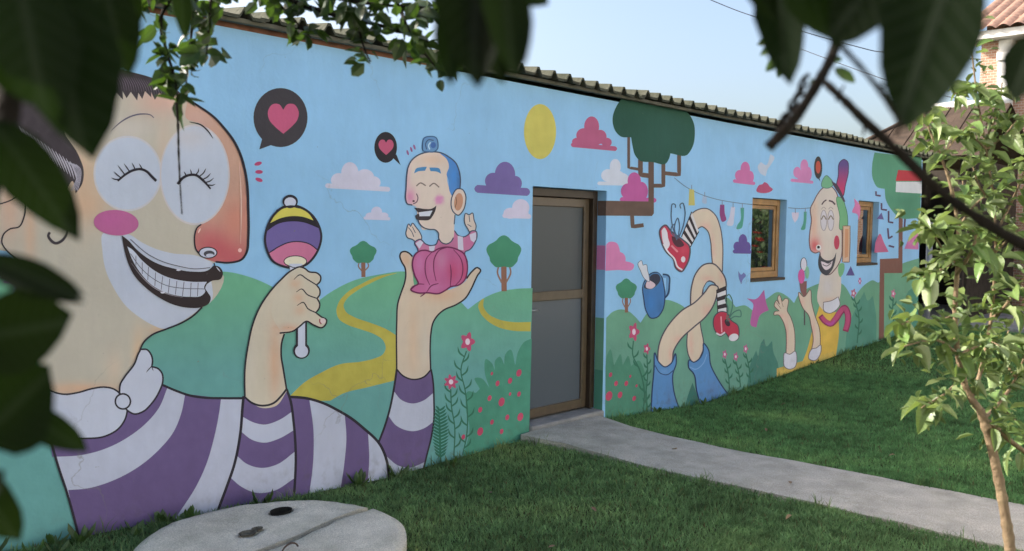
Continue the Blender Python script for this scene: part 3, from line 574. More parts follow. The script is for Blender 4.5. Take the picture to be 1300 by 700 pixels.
m.shape([(574,248),(580,240),(586,240.5),(590.5,248),(590.5,257),(587,268),(581,273.5),(576.5,271)], SK, 1.5, DB); m.ell(581.5, 256.5, 5.6, 11.2, C(192, 136, 104), rot=.12); m.stroke([(578,250),(579,256),(577,264)], 1.1, C(130, 95, 70)); m.stroke([(577,273),(576,285)], 1.3, DB)
# legs in a pink suit
legs = [(523,334),(526,324),(532,319),(540,318),(548,320),(556,316),(568,314),(580,317),(588,322),(592,332),(592.5,345),(589,356),(582,362),(571,364.5),(566,368),(556,373),(544,372),(526,371),(521,368),(524,364),(530,361),(526,350)]
DR = C(112, 40, 80)
m.shape(legs, PK, 1.9, DR, step=3.5, air=[(532,335,6,16,C(196,116,168),.7),(560,330,8,14,C(192,124,158),.7),(574,345,10,18,C(190,66,108),.85),(588,345,5,18,C(192,62,100),.8),(546,340,4,16,C(194,110,155),.5),(550,365,14,6,C(194,110,160),.6)])
for a in ([(548,320),(541,328),(539,340),(541,353),(545,362)],[(568,314),(557,318),(551,328),(550,342),(553,357)],[(575,317),(584,328),(587,343),(584,355),(577,363)],[(571,336),(572,345),(571,364)],[(521,368),(530,361),(538,361)],[(541,371),(547,363),(556,360)],[(541,371),(537,374),(533,377)]): m.stroke(a, 1.5, DR, taper=(.5, .6))
m.done('little laughing man with blue hair in a pink suit sitting on the palm')

# flowers and bushes -----------------------------------------------------------
def flower(cx, cy, rx, ry, name='painted_flower', stem=None, col=C(190, 72, 110), petals=6, leaves=8):
    m = Mural(name, 14)
    if stem:
        q = smooth2(stem, False, 10); m.stroke(stem, 1.6, C(48, 108, 84))
        for i in range(leaves):
            p = q[int((i+1)/(leaves+1)*(len(q)-1))]; sd_ = 1 if i % 2 else -1; l = max(rx, 5)*1.15
            m.stroke([(p.x, p.y), (p.x+sd_*l*.6, p.y-l*.5), (p.x+sd_*l*.8, p.y-l*1.2)], 2.2, C(46, 110, 84), taper=(.8, .1))
    pts = []
    for i in range(petals*4):
        t = 2*math.pi*i/(petals*4); r = 0.82+0.22*math.cos(petals*t); pts.append((cx+rx*r*math.cos(t), cy+ry*r*math.sin(t)))
    m.fill(pts, col); m.ell(cx, cy, rx*.32, ry*.34, C(216, 196, 208), n=10); return m.done()
flower(593.4, 434, 9.4, 12.5, stem=[(592,446),(585,470),(590,494),(593,519),(592,555),(587,578)], petals=5, leaves=14)
flower(572.4, 485, 9, 9.6, stem=[(572,494),(573,516),(577,541),(576,580)], petals=7, leaves=10)
flower(804.6, 421.5, 7, 12, stem=[(804,433),(803,450),(812,470),(818,500),(816,524)], petals=5, leaves=6); flower(821, 443, 4.4, 7.2, stem=[(821,450),(822,475),(820,505),(822,524)], petals=5, leaves=10)
for x, y, b in ((920,450,490),(934,453,488),(946.5,443,482)): flower(x, y, 3.2, 6, stem=[(x,y+6),(x+4,y+22),(x+6,b+4)], petals=5, leaves=5, col=C(184, 92, 138))
flower(1083.5, 372.5, 3.6, 6, stem=[(1084,378),(1090,400),(1088,436)], petals=5, leaves=8, col=C(176, 96, 120)); flower(1091.5, 357, 2.2, 5, col=C(170, 84, 140)); flower(1134, 373, 3, 6, stem=[(1134,378),(1133,395),(1136,420)], petals=5, leaves=6, col=C(196, 104, 140))
m = Mural('painted_fern', 7)
for k in range(15):
    y = 580-k*4.2; l = 3+6*math.sin(math.pi*(k+3)/19)
    for s_ in (-1, 1): m.stroke([(559-.1*k, y), (559+s_*l*.6, y-2.5), (559+s_*l*1.2, y-6)], 2.6, C(40, 108, 84), taper=(1, .1))
m.stroke([(559,588),(558,550),(557,519)], 2.5, C(40, 108, 84), taper=(1, .2)); m.done()
def bush(pts, col, dots, lv=6, label=None):
    m = Mural('painted_bush', lv); m.fill(pts, col, tex=.14, step=6)
    r = random.Random(3)
    for (x, y, s_) in dots: m.ell(x, y, 1.9*s_, 2.9*s_, C(190, 66, 96), rot=.3, n=12)
    return m.done(label)
bush([(586,584,1),(596,545),(591,515),(594,497),(604,499,1),(609,494,1),(603,480),(610,480),(621,492,1),(615,470),(617,456),(624,461),(628,470,1),(629,457),(634,453),(640,463,1),(642,449),(647,444),(654,464,1),(658,446),(666,434),(675,430,1),(671,572,1)], C(66, 140, 112),
     [(658.7,473.6,1.7),(647.4,483.5,1.4),(631.5,487,1.3),(624.4,474.5,.8),(621.4,505.6,1.3),(636.6,510.5,2),(647.4,500.5,.8),(658.7,500.5,1.2),(609.5,520.4,1.3),(643.8,530,1.3),(660.4,529.4,1.9),(624.4,536,1.2),(609.5,548,1.9),(636.6,548,1.2),(588,555,1.2)], label='green bush with red flowers painted left of the door')
bush([(768.6,465,1),(771,450),(774,444),(779.5,464,1),(784,455),(787,450),(790.5,464,1),(794,457),(797,452),(801,465,1),(811,458),(817,468),(820,486),(824,535,1),(768,545,1)], C(70, 134, 106),
     [(775,476,1.1),(782,487,1.2),(795,487,1.2),(773,503,2.2),(787,501.5,1.5),(805,506,1.2),(800,478,.7),(808,490,.7)], label='green bush with red flowers painted right of the door')
bush([(948,492,1),(954,458),(960,445,1),(962,452),(966,436),(970,430,1),(973,440),(980,433,1),(982,448),(987,460),(989,480,1)], C(64, 124, 108), [])
bush([(1072,462,1),(1078,410),(1085,395),(1092,380),(1097,371,1),(1102,382),(1108,376,1),(1112,400),(1112,440,1)], C(76, 138, 116), []); bush([(1128,440,1),(1138,405),(1147,382),(1153,370,1),(1158,366),(1166,350,1),(1165,432,1)], C(74, 138, 114), []); bush([(868,520,1),(874,500),(879,486,1),(886,505),(890,518,1)], C(52, 112, 100), [])

# knotted legs, mug, washing line ------------------------------------------------
m = Mural('painted_knotted_legs', 18)
LG = C(202, 184, 160); DL = C(78, 72, 84)
leg_air = lambda *b: [(x, y, rx, ry, C(212, 160, 142), .7) for x, y, rx, ry in b]
m.shape([(878,272),(887,266),(897,265),(907,272),(914,288),(917,307),(917,345,1),(905,345,1),(903,320),(902,307),(897,292),(891,288),(884,292,1)], LG, 1.4, DL, air=leg_air((896,288,8,7),(905,315,3,22)), step=4)
m.shape([(888,400,1),(889,412),(892,446),(880,462),(876,456),(873,420),(878,400,1)], LG, 1.4, DL, air=leg_air((877,440,3,20)), step=4)
m.shape([(877,394,1),(876.5,384),(878,363),(884,346),(894,336),(905,335),(915,344),(921.5,358),(921,366),(911,369),(907,360),(900,357),(894,364),(891,378),(890,396,1)], LG, 1.8, DL, air=leg_air((898,354,10,5),(916,352,4,10)), step=3.5)
m.fill([(893,366,1),(899,358),(905,360),(902,367),(893,378,1)], C(120, 170, 200))
m.shape([(903,362),(894,372),(882,384),(866,394),(853,407),(845,418),(839,430),(835,450),(836,462),(844,468),(852,462),(855,446),(864,431),(880,416),(896,402),(905,389),(910,374),(911,364)], LG, 1.8, DL, air=leg_air((898,394,9,9),(862,432,10,7),(851,450,4,12)), step=3.5)
# socks
def stripes(a0, a1, b0, b1, n, c0, c1):
    for i in range(n):
        t0, t1 = i/n, (i+1)/n; L = lambda p, q, t: (p[0]+(q[0]-p[0])*t, p[1]+(q[1]-p[1])*t, 1)
        m.fill([L(a0,a1,t0), L(a0,a1,t1), L(b0,b1,t1), L(b0,b1,t0)], c1 if i % 2 else c0, smooth=False)
stripes((878,269),(865,301),(887,294),(876,314),7, C(200,196,196), C(52,44,48)); m.stroke([(878,269),(865,301)], 1.2, INK); m.stroke([(887,294),(876,314)], 1.2, INK)
stripes((909.5,368),(911,398),(921.5,363),(922.5,396),6, C(52,44,48), C(204,202,204)); m.stroke([(909.5,368),(911,398)], 1.1, INK); m.stroke([(921.5,363),(922.5,396)], 1.1, INK)
# shoes
SH = [(838,291),(844,286),(852,294),(864,303),(875,313),(875,326),(870,339),(865,345),(858,341),(854.5,329),(845.5,320),(839.5,307)]
m.shape(SH, C(190, 50, 74), 2.0, DL, air=[(868,318,6,8,C(200,70,90),.7)], step=4); m.fill([(839.5,293,1),(843,289),(846,293),(848,303),(850,311),(846,317),(841,306)], C(202, 198, 204)); m.stroke([(842,310),(847,319),(856,329),(860,339),(866,343)], 2.0, C(206, 202, 206)); m.ell(867, 329.5, 2.8, 3.8, C(206, 196, 200)); m.stroke([(852,312),(860,320)], 2.4, C(206, 120, 130))
m.fill([(852,300,1),(862,303),(868,312),(860,314),(854,308)], C(80, 46, 56))
LC = C(70, 92, 118)
for a in ([(859,305),(853,285),(852,268),(854,259),(857,260),(857,264)],[(861,303),(868,283),(869,266),(866,258),(863,260),(864,265)],[(860,303),(856,292),(857,283),(860,277),(862,284),(861,300)],[(860,303),(852,296),(853,287),(857,284)]): m.stroke(a, 1.4, LC)
m.shape([(908,400),(914,396),(922,397),(928,407),(936,413),(938,422),(935,432),(929,432),(921,423,1),(914,427),(908,421)], C(190, 50, 74), 1.4, DL); m.ell(931, 428.5, 6.2, 4.6, C(204, 200, 206), rot=-.3); m.stroke([(909,423),(914,425.5),(920,422)], 2, C(204, 200, 206)); m.stroke([(915,402),(916,422)], 1.6, C(220, 150, 160)); m.ell(923, 410, 3, 5, C(60, 44, 54), rot=-.5)
for a in ([(922,408),(928,396),(928,378),(925,374),(921,378),(924,392),(922,405)],[(924,408),(932,402),(940,402),(939,394),(932,396),(925,404)]): m.stroke(a, 1.4, C(66, 112, 100))
# boots
BT = C(80, 134, 190)
m.shape([(831,448),(830,468),(827.5,496),(826,530,1),(864,525,1),(855,496),(854,474),(858,462),(857,449),(852,461),(844,466),(836,460)], BT, 1.6, C(42, 60, 96), air=[(850,505,6,22,C(86,122,170),.6),(844,472,10,4,C(104,150,200),.6)], step=4); m.stroke([(831,464),(838,474),(846,476),(855,470)], 1.3, C(48, 76, 120))
m.shape([(875,457),(874,467),(880,474),(884,496),(890,518,1),(928,505,1),(922,498),(910,480),(902,464),(898,442),(893,436),(892,447),(886,457),(880,460)], BT, 1.6, C(42, 60, 96), air=[(905,495,10,16,C(88,122,172),.6)], step=4); m.stroke([(875,466),(882,469),(892,462),(897,450)], 1.3, C(110, 156, 204))
m.done('knotted bare legs in blue boots with red sneakers')
m = Mural('painted_mug', 14)
MB_ = C(62, 116, 176)
m.stroke([(841,350),(847,351),(848,362),(846,374),(842,378)], 5.2, C(40, 64, 98)); m.stroke([(841,351),(846.5,352),(847,362),(845,373),(842,377)], 3, C(96, 146, 190))
m.shape([(816,363),(817,379),(821,397),(826,404),(834,403),(840,396),(844,378),(842,360),(840,352),(834,346),(827,347),(820,354)], MB_, 1.5, C(40, 60, 92), air=[(826,385,6,14,C(56,124,196),.7),(838,390,5,10,C(50,92,140),.6)], step=4)
m.shape([(817,366),(822,354),(829,347.5),(836,348),(839,354),(834,363),(825,368)], C(52, 56, 72), 1.3, C(70, 120, 165)); m.fill([(820,365),(823,356),(828,358),(832,362),(826,367)], C(206, 180, 186))
m.shape([(810,334),(814,331),(816,337,1),(820,336),(822,344),(824,352),(824,358),(819,355),(813,344)], C(198, 200, 206), .8, C(100, 110, 124)); m.done('blue mug with a white splash')
LN = C(104, 118, 142)
m = Mural('painted_washing_line', 12); m.stroke([(856,226),(870,237),(885,245),(905,252),(930,257),(955,260)], .9, LN); m.done()
m = Mural('painted_washing_line', 12); m.stroke([(1000.5,264),(1015,265),(1031,264)], .9, LN); m.done()
for pts, c_ in (([(875,240,1),(881,241,1),(882,261,1),(874,261,1)],C(188,178,92)),([(914,260,1),(919.4,260,1),(920,271),(921.5,280),(917,282),(914,275)],C(142,64,120)),([(928,263,1),(933,263,1),(932,275),(929,287),(923,286),(926,275)],C(188,188,206)),([(940,264,1),(944.5,264,1),(943.5,281),(941,290),(935,291),(936,286),(939.5,281)],C(70,150,128)),([(1005,270,1),(1014,270,1),(1013,277),(1009,283,1),(1006,277)],C(198,188,206)),([(1020.5,269,1),(1024,269,1),(1023,284),(1021,292),(1017,292),(1019.5,284)],C(72,150,124)),([(892,249,1),(897,250,1),(896,259),(892,258)],C(150,172,200))):
    m = Mural('painted_hanging_sock', 13); m.fill(pts, c_); m.stroke([((pts[0][0]+pts[1][0])/2,pts[0][1]-5),((pts[0][0]+pts[1][0])/2,pts[0][1]+1)], .9, C(120, 126, 150)); m.done()

# figure with a long nose --------------------------------------------------------
m = Mural('painted_green_haired_man', 16)
NK = C(198, 186, 172)
# shirt, scarf
m.fill([(1041,386,1),(1047,397),(1063,396,1),(1065,413),(1060,460,1),(1012,474,1),(1024,446),(1032,416)], C(204, 166, 62), tex=.15, step=4); m.fill([(986,468,1),(1014,460),(1059,446,1),(1059,462,1),(986,490,1)], C(190, 160, 70), tex=.35, step=3)
m.fill([(1041,350,1),(1040,388),(1048,396),(1062,392),(1066,378),(1067,330,1),(1062,318)], NK, step=4, air=[(1050,365,8,16,C(192,188,192),.6),(1054,382,12,5,C(210,172,140),.7)])
m.shape([(1029,264),(1030,280),(1028,295),(1027.5,310),(1030,319),(1035,321.5),(1040,320),(1041,330),(1044,347),(1052,349),(1060,342),(1067,330),(1069,308),(1067,275),(1065,258),(1060,242),(1053,236),(1046,238),(1037,248),(1033,256)], NK, 1.3, C(110, 80, 84), step=3, air=[(1034,312,9,14,C(204,74,84),1.0),(1033,285,6,24,C(212,158,126),.8),(1034,262,5,12,C(212,176,146),.6),(1050,280,14,18,C(204,194,184),.5)])
m.shape([(1064,250),(1069,252),(1073,262),(1076,278),(1075,288),(1067,292),(1066,275)], C(104, 168, 116), .8, C(66, 120, 84)); m.fill([(1066,335),(1070,334),(1070,348),(1067,352)], C(104, 168, 116))
m.shape([(1070,287,1),(1079,287,1),(1079,310),(1078,333,1),(1069.5,333,1)], C(206, 170, 140), 1.0, C(120, 90, 70)); m.fill([(1072.5,291,1),(1077,291,1),(1076.5,326,1),(1072,328,1)], C(202, 142, 100), smooth=False)
m.shape([(1043,237),(1044,229),(1049,223),(1054,227),(1058,234),(1052,239)], C(104, 168, 124), .9, C(80, 110, 110))
m.shape([(1067,205),(1071,202.5),(1075.5,205),(1077,215),(1073,236),(1070,249),(1062,236),(1064,224)], C(92, 72, 132), 1.0, C(70, 50, 86), grad=(210, 240, C(190, 56, 98)), step=3); m.fill([(1055,230,1),(1062,234),(1067,242),(1073,256,1),(1071,257,1),(1065,247),(1059,238)], C(74, 62, 76))
m.stroke([(1043,260),(1046,256),(1049,254)], 1.6, C(70, 48, 60)); m.stroke([(1052,255),(1056,256),(1060,260)], 2.0, C(70, 48, 60))
for cx in (1045.5, 1054.5):
    m.ell(cx, 280, 3.9, 13, C(192, 186, 190), line=.9, ink=C(150, 140, 140)); m.stroke([(cx-3,279),(cx,274),(cx+3.2,279)], 1.4, C(120, 106, 80)); m.stroke([(cx-3,264+2),(cx,263),(cx+3,266)], .8, C(150, 138, 130))
m.ell(1062, 308, 3.5, 9, C(192, 62, 86)); m.ell(1039, 314.5, 3.4, 3.6, C(206, 204, 200)); m.ell(1038.8, 314, 1.8, 1.8, C(40, 36, 40))
m.fill([(1040,322,1),(1045,329),(1051,331),(1057,329),(1061.5,320,1),(1060,332),(1056,343),(1049,350),(1043,347),(1039,339),(1038.5,332)], C(66, 66, 72)); m.fill([(1042,332,1),(1046,333),(1051,335),(1057,331,1),(1054,340),(1048,343),(1044,339)], C(206, 192, 196)); m.stroke([(1044,336),(1049,338),(1055,334)], 1.0, C(70, 66, 72))
m.shape([(1045,384,1),(1055,382),(1064,377,1),(1066,387),(1061,394),(1052,398),(1046,395)], C(196, 196, 204), .9, C(110, 90, 90))
m.stroke([(1041,401),(1048,409),(1054,411.5),(1061,405),(1067,396),(1072,391),(1075.5,397),(1076,410),(1073,421)], 8.2, C(140, 44, 84), taper=(.8, .9)); m.stroke([(1043,402),(1048,408),(1054,410.5),(1061,404),(1067,395),(1072,391.5),(1075,397),(1075.5,410),(1073,419)], 5.6, C(182, 70, 112), taper=(.8, .9)); m.stroke([(1048,410),(1054,412),(1060,407)], 3.6, C(176, 70, 150), taper=(.4, .4))
# raised arms
m.shape([(982.6,388),(985.5,381.6),(989.5,387,1),(987,378),(988.5,374.6),(993,383,1),(997,379),(1000,380),(1000,388),(999,394),(1003,402),(1008,418),(1009,432),(1008.5,450,1),(997.5,450,1),(998,432),(997,418),(992,405),(988,400),(982,400),(983,396),(989,395,1)], C(202, 182, 160), 1.0, C(110, 84, 80), air=leg_air((998,420,3,24),(992,401,5,4)), step=3)
m.stroke([(985,384),(991,392)], .7, C(140, 110, 95)); m.stroke([(991,380),(994,390)], .7, C(140, 110, 95))
m.shape([(996,448),(1002,450),(1009,446),(1011.4,456),(1008,467),(1002,469),(996,466),(994.5,457)], C(196, 196, 208), 1.0, C(110, 100, 110))
m.shape([(1014,371),(1020,377),(1028,368),(1030,384),(1034,400),(1040,418),(1041,435),(1040,446,1),(1029,448,1),(1032,432),(1029.5,414),(1026,400),(1020,393),(1016.5,386)], C(202, 184, 162), 1.0, C(110, 84, 80), air=leg_air((1032,420,3,22),(1018,384,4,8)), step=3)
m.shape([(1031,443),(1036,442),(1041,438),(1040.5,451),(1034,458),(1027,456)], C(196, 196, 208), 1.0, C(110, 100, 110))
m.fill([(1014.5,358,1),(1024,357,1),(1023.5,374),(1020,377,1),(1016,370)], C(128, 84, 82), smooth=False); m.ell(1020, 336, 3.9, 8.6, C(202, 198, 208), line=.7); m.ell(1024.3, 346, 2.6, 8, C(120, 178, 140)); m.ell(1017, 351, 4.2, 9.2, C(206, 82, 150)); m.stroke([(1021,394),(1021,413)], 1.6, C(86, 74, 80))
m.done('long nosed man with green hair and a pink scarf holding an ice cream')
m = Mural('painted_heart_bubble', 8); m.ell(1038.6, 213, 5.2, 14.3, C(62, 58, 56)); m.ell(1038.6, 212.5, 3.1, 8, C(192, 78, 62)); m.fill([(1040,225,1),(1041.5,231,1),(1038,226,1)], C(62, 58, 66), smooth=False); m.done('narrow black bubble with a red middle')
# paint carried round into the door jamb
def jamb(z0, z1, col, i=[0]):
    i[0] += 1; x = DOOR[1]-0.0012-0.0003*i[0]
    return [(x, 0.0, z0), (x, 0.10, z0), (x, 0.10, z1), (x, 0.0, z1)], col
zj = lambda py: W(769, py)[1]
for q, c_ in (jamb(-0.05, zj(404), C(99, 156, 122)), jamb(zj(274), zj(255), T), jamb(zj(343), zj(312), C(206, 118, 166)), jamb(-0.05, zj(470), C(70, 134, 106))):
    me = bpy.data.meshes.new('painted_door_jamb'); me.from_pydata(q, [], [(0, 1, 2, 3)])
    a = me.color_attributes.new('Col', 'FLOAT_COLOR', 'POINT'); a.data.foreach_set('color', [x for _ in range(4) for x in (*c_, 1.0)]); obj('painted_door_jamb', me, M_mural, wall)
# ------------------------------------------------------------------ roof
R = random.Random(11)
RSLOPE = math.tan(rad(7))
def roof_sheet(x0, x1, dz0, dz1, over):
    """corrugated sheet: wide valleys, narrow humps 0.2 m apart"""
    mb = MB(); prof = []; pitch = 0.2; x = x0
    shape = [(0.0, 0.0), (0.055, 0.002), (0.072, 0.026), (0.088, 0.055), (0.112, 0.055), (0.128, 0.026), (0.145, 0.002)]
    n = int(round((x1-x0)/pitch))
    for k in range(n):
        for dx, h in shape: prof.append((x0+k*pitch+dx, h))
    prof.append((x1+0.03, 0.002))
    ys = [-over, 0.25, 1.6, 3.2, BDEP+0.15]; th = 0.02
    for j, y in enumerate(ys):
        for (px_, h) in prof:
            t = (px_-x0)/(x1-x0); zz = WTOP+0.062+dz0+(dz1-dz0)*t+(y+0.1)*RSLOPE+h
            mb.v.append((px_, y, zz))
    m_ = len(prof); off = len(mb.v)
    mb.v += [(a, b, c-th) for a, b, c in mb.v]
    for j in range(len(ys)-1):
        for i in range(m_-1):
            q = (j*m_+i, j*m_+i+1, (j+1)*m_+i+1, (j+1)*m_+i); mb.f.append(q); mb.f.append(tuple(off+k for k in reversed(q)))
    for i in range(m_-1):
        mb.f.append((i+1, i, off+i, off+i+1))
    for j in range(len(ys)-1):
        a, b = j*m_, (j+1)*m_; mb.f.append((a, b, off+b, off+a)); a += m_-1; b += m_-1; mb.f.append((b, a, off+a, off+b))
    mb.sm = [False]*len(mb.f)
    return mb.mesh('roof_sheet')
x = WX0-0.15; k = 0
while x < WX1+0.1:
    dz0, dz1 = R.uniform(-.004, .012), R.uniform(-.012, .006)
    child('roof_sheet', roof_sheet(x, x+1.0, dz0+0.014*(k % 2), dz1+0.014*(k % 2), 0.13+R.uniform(-.025, .03)), M_roofsheet, building)
    x += 1.0; k += 1
mb = MB(); mb.box(WX0-0.1, WX1+0.12, -0.085, -0.04, WTOP+0.022, WTOP+0.052); child('eave_batten', mb.mesh('eave_batten', 0.004), mat('grey_batten', (0.10, 0.098, 0.075), 0.9, 8, 0.3), building)

# ------------------------------------------------------------------ door
def glass_mat(name, base, rough, ior=1.5, spec=0.5):
    m = mat(name, base, rough, spec=spec); m.node_tree.nodes['Principled BSDF'].inputs['IOR'].default_value = ior; return m
M_frost = glass_mat('grey_frosted_glass', (0.05, 0.06, 0.066), 0.35, 1.45, .35)
M_frost2 = glass_mat('frosted_glass_reflection', (0.085, 0.10, 0.118), 0.3, 1.45, .4)  # lower pane: reflection of lawn and sky put into the base colour
M_pane = glass_mat('window_glass', (0.012, 0.015, 0.018), 0.015, 1.9, 0.8)
x0, x1, z0, z1 = DOOR
fz = 0.045
mb = MB(); yf = 0.10
mb.box(x0+.002, x0+.07, yf, yf+.09, fz, z1-.002).box(x1-.065, x1-.002, yf, yf+.09, fz, z1-.002).box(x0+.07, x1-.065, yf, yf+.09, z1-.075, z1-.003)
door = child('door', mb.mesh('door', 0.004), M_wood_dark, building, label='brown framed door with two grey frosted panes')
mb = MB(); ly = yf+.045; lx0, lx1, lz0, lz1 = x0+.072, x1-.068, fz+.012, z1-.078
mid = 1.13
mb.box(lx0, lx0+.085, ly, ly+.045, lz0, lz1).box(lx1-.075, lx1, ly, ly+.045, lz0, lz1).box(lx0+.085, lx1-.075, ly+.001, ly+.044, lz1-.08, lz1-.001).box(lx0+.085, lx1-.075, ly+.001, ly+.044, mid-.04, mid+.045).box(lx0+.085, lx1-.075, ly+.001, ly+.044, lz0+.001, lz0+.085)
obj('door_leaf', mb.mesh('door_leaf', 0.005), M_leaf_frame, door)
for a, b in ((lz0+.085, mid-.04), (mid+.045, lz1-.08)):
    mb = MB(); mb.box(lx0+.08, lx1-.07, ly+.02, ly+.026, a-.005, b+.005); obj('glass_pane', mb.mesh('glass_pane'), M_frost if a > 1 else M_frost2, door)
mb = MB(); mb.tube([(lx0+.045, ly-.04, 1.02), (lx0+.13, ly-.045, 1.02)], .009).tube([(lx0+.045, ly+.002, 1.02), (lx0+.045, ly-.045, 1.02)], .008); obj('door_handle', mb.mesh('door_handle'), mat('brushed_metal', (.4, .4, .4), .35, metallic=.9), door)
mb = MB(); mb.box(x0+.004, x1-.004, -.03, WT+.3, -.10, .04); child('door_step', mb.mesh('door_step', .012), M_concrete, building)
# ------------------------------------------------------------------ windows
def window(op, label):
    x0, x1, z0, z1 = op; yf = .085; mb = MB(); w = .075
    mb.box(x0+.002, x0+w, yf, yf+.06, z0+.035, z1-.002).box(x1-w, x1-.002, yf, yf+.06, z0+.035, z1-.002).box(x0+w, x1-w, yf+.001, yf+.059, z1-w, z1-.003).box(x0+w, x1-w, yf+.001, yf+.059, z0+.036, z0+.035+w)
    wn_ = child('window', mb.mesh('window', .004), M_wood_gold, building, label=label)
    mb = MB(); a, b = x0+w+.003, x1-w-.003; c_, d_ = z0+.038+w, z1-w-.003; s_ = .045
    mb.box(a, a+s_, yf+.018, yf+.05, c_, d_).box(b-s_, b, yf+.018, yf+.05, c_, d_).box(a+s_, b-s_, yf+.019, yf+.049, d_-s_, d_-.001).box(a+s_, b-s_, yf+.019, yf+.049, c_+.001, c_+s_)
    obj('sash', mb.mesh('sash', .004), M_wood_gold, wn_)
    mb = MB(); mb.box(a+s_-.004, b-s_+.004, yf+.03, yf+.036, c_+s_-.004, d_-s_+.004); obj('glass_pane', mb.mesh('glass_pane'), M_pane, wn_)
    mb = MB(); mb.box(x0+.003, x1-.003, -.012, yf+.03, z0+.001, z0+.033); obj('sill', mb.mesh('sill', .004), M_wood_dark, wn_)
window(WIN1, 'pine framed window with flowers mirrored in its glass'); window(WIN2, 'smaller looking pine window towards the far end')

# ------------------------------------------------------------------ path
def path_mesh():
    v = []; f = []; ys = [0.0-.035-i*0.22 for i in range(75)]; r = random.Random(4); nx = 9
    for j, y in enumerate(ys):
        e0 = PATH_X0+.02*noise.noise(Vector((3.3, y*1.3, 0)))+.03*noise.noise(Vector((9.3, y*4, 0))); e1 = PATH_X1+.02*noise.noise(Vector((7.7, y*1.3, 0)))+.03*noise.noise(Vector((1.3, y*4, 0)))
        if j < 2: e0 -= .03*(2-j); e1 += .14*(2-j)*.5
        for i in range(nx):
            t = i/(nx-1); x = e0+(e1-e0)*t; z = gz((PATH_X0+PATH_X1)/2, y)+.028+.006*noise.noise(Vector((x*3, y*3, 8)))+(0.03 if y > -.4 else 0.03*max(0, 1+(y+.4)/.8))
            if i in (0, nx-1): z -= .008
            v.append((x, y, z))
    n = len(ys)
    for j in range(n-1):
        for i in range(nx-1): f.append((j*nx+i, (j+1)*nx+i, (j+1)*nx+i+1, j*nx+i+1))
    b = len(v)
    for j in range(n):
        for i in (0, nx-1): a = v[j*nx+i]; v.append((a[0], a[1], a[2]-.12))
    for j in range(n-1):
        f.append((j*nx, b+2*j, b+2*(j+1), (j+1)*nx)); f.append((j*nx+nx-1, (j+1)*nx+nx-1, b+2*(j+1)+1, b+2*j+1))
    for i in range(nx-1): pass
    me = bpy.data.meshes.new('path'); me.from_pydata(v, [], f); return me
def concrete_mat(name, c0, c1, crack=True):
    m = mat(name, c0, .95, 5, .2, .55, 70, .15, base2=c1, detail=10); nt = m.node_tree; b = nt.nodes['Principled BSDF']
    src = b.inputs['Base Color'].links[0].from_socket; tc = nt.nodes.new('ShaderNodeTexCoord')
    n = nt.nodes.new('ShaderNodeTexNoise'); n.inputs['Scale'].default_value = 160; n.inputs['Detail'].default_value = 3; nt.links.new(tc.outputs['Object'], n.inputs['Vector'])
    mr = nt.nodes.new('ShaderNodeMapRange'); mr.inputs[1].default_value = .35; mr.inputs[2].default_value = .7; mr.inputs[3].default_value = .72; mr.inputs[4].default_value = 1.25; nt.links.new(n.outputs[0], mr.inputs[0])
    mx = nt.nodes.new('ShaderNodeMix'); mx.data_type = 'RGBA'; mx.blend_type = 'MULTIPLY'; mx.inputs['Factor'].default_value = 1
    nt.links.new(src, mx.inputs['A']); nt.links.new(mr.outputs[0], mx.inputs['B'])
    last = mx.outputs['Result']
    n2 = nt.nodes.new('ShaderNodeTexNoise'); n2.inputs['Scale'].default_value = 2.2; n2.inputs['Detail'].default_value = 9; n2.inputs['Roughness'].default_value = .7; nt.links.new(tc.outputs['Object'], n2.inputs['Vector'])
    mr2 = nt.nodes.new('ShaderNodeMapRange'); mr2.inputs[1].default_value = .47; mr2.inputs[2].default_value = .68; mr2.inputs[4].default_value = .5; nt.links.new(n2.outputs[0], mr2.inputs[0])
    mx2 = nt.nodes.new('ShaderNodeMix'); mx2.data_type = 'RGBA'; mx2.inputs['B'].default_value = (c1[0]*.55, c1[1]*.58, c1[2]*.5, 1); nt.links.new(mr2.outputs[0], mx2.inputs['Factor']); nt.links.new(last, mx2.inputs['A']); last = mx2.outputs['Result']
    if crack:
        vo = nt.nodes.new('ShaderNodeTexVoronoi'); vo.feature = 'DISTANCE_TO_EDGE'; vo.inputs['Scale'].default_value = .9
        nn = nt.nodes.new('ShaderNodeTexNoise'); nn.inputs['Scale'].default_value = 3; nn.inputs['Detail'].default_value = 6; nt.links.new(tc.outputs['Object'], nn.inputs['Vector'])
        ad = nt.nodes.new('ShaderNodeMix'); ad.data_type = 'RGBA'; ad.blend_type = 'ADD'; ad.inputs['Factor'].default_value = .5; nt.links.new(tc.outputs['Object'], ad.inputs['A']); nt.links.new(nn.outputs[1], ad.inputs['B']); nt.links.new(ad.outputs['Result'], vo.inputs['Vector'])
        cr = nt.nodes.new('ShaderNodeMapRange'); cr.inputs[1].default_value = .0; cr.inputs[2].default_value = .006; cr.inputs[3].default_value = .65; cr.inputs[4].default_value = 0; nt.links.new(vo.outputs['Distance'], cr.inputs[0])
        mx3 = nt.nodes.new('ShaderNodeMix'); mx3.data_type = 'RGBA'; mx3.inputs['B'].default_value = (.05, .05, .04, 1); nt.links.new(cr.outputs[0], mx3.inputs['Factor']); nt.links.new(last, mx3.inputs['A']); last = mx3.outputs['Result']
    nt.links.new(last, b.inputs['Base Color']); return m
M_path = concrete_mat('path_concrete', (0.53, 0.49, 0.42), (0.38, 0.355, 0.305), crack=False)
obj('path', path_mesh(), M_path, kind='structure')

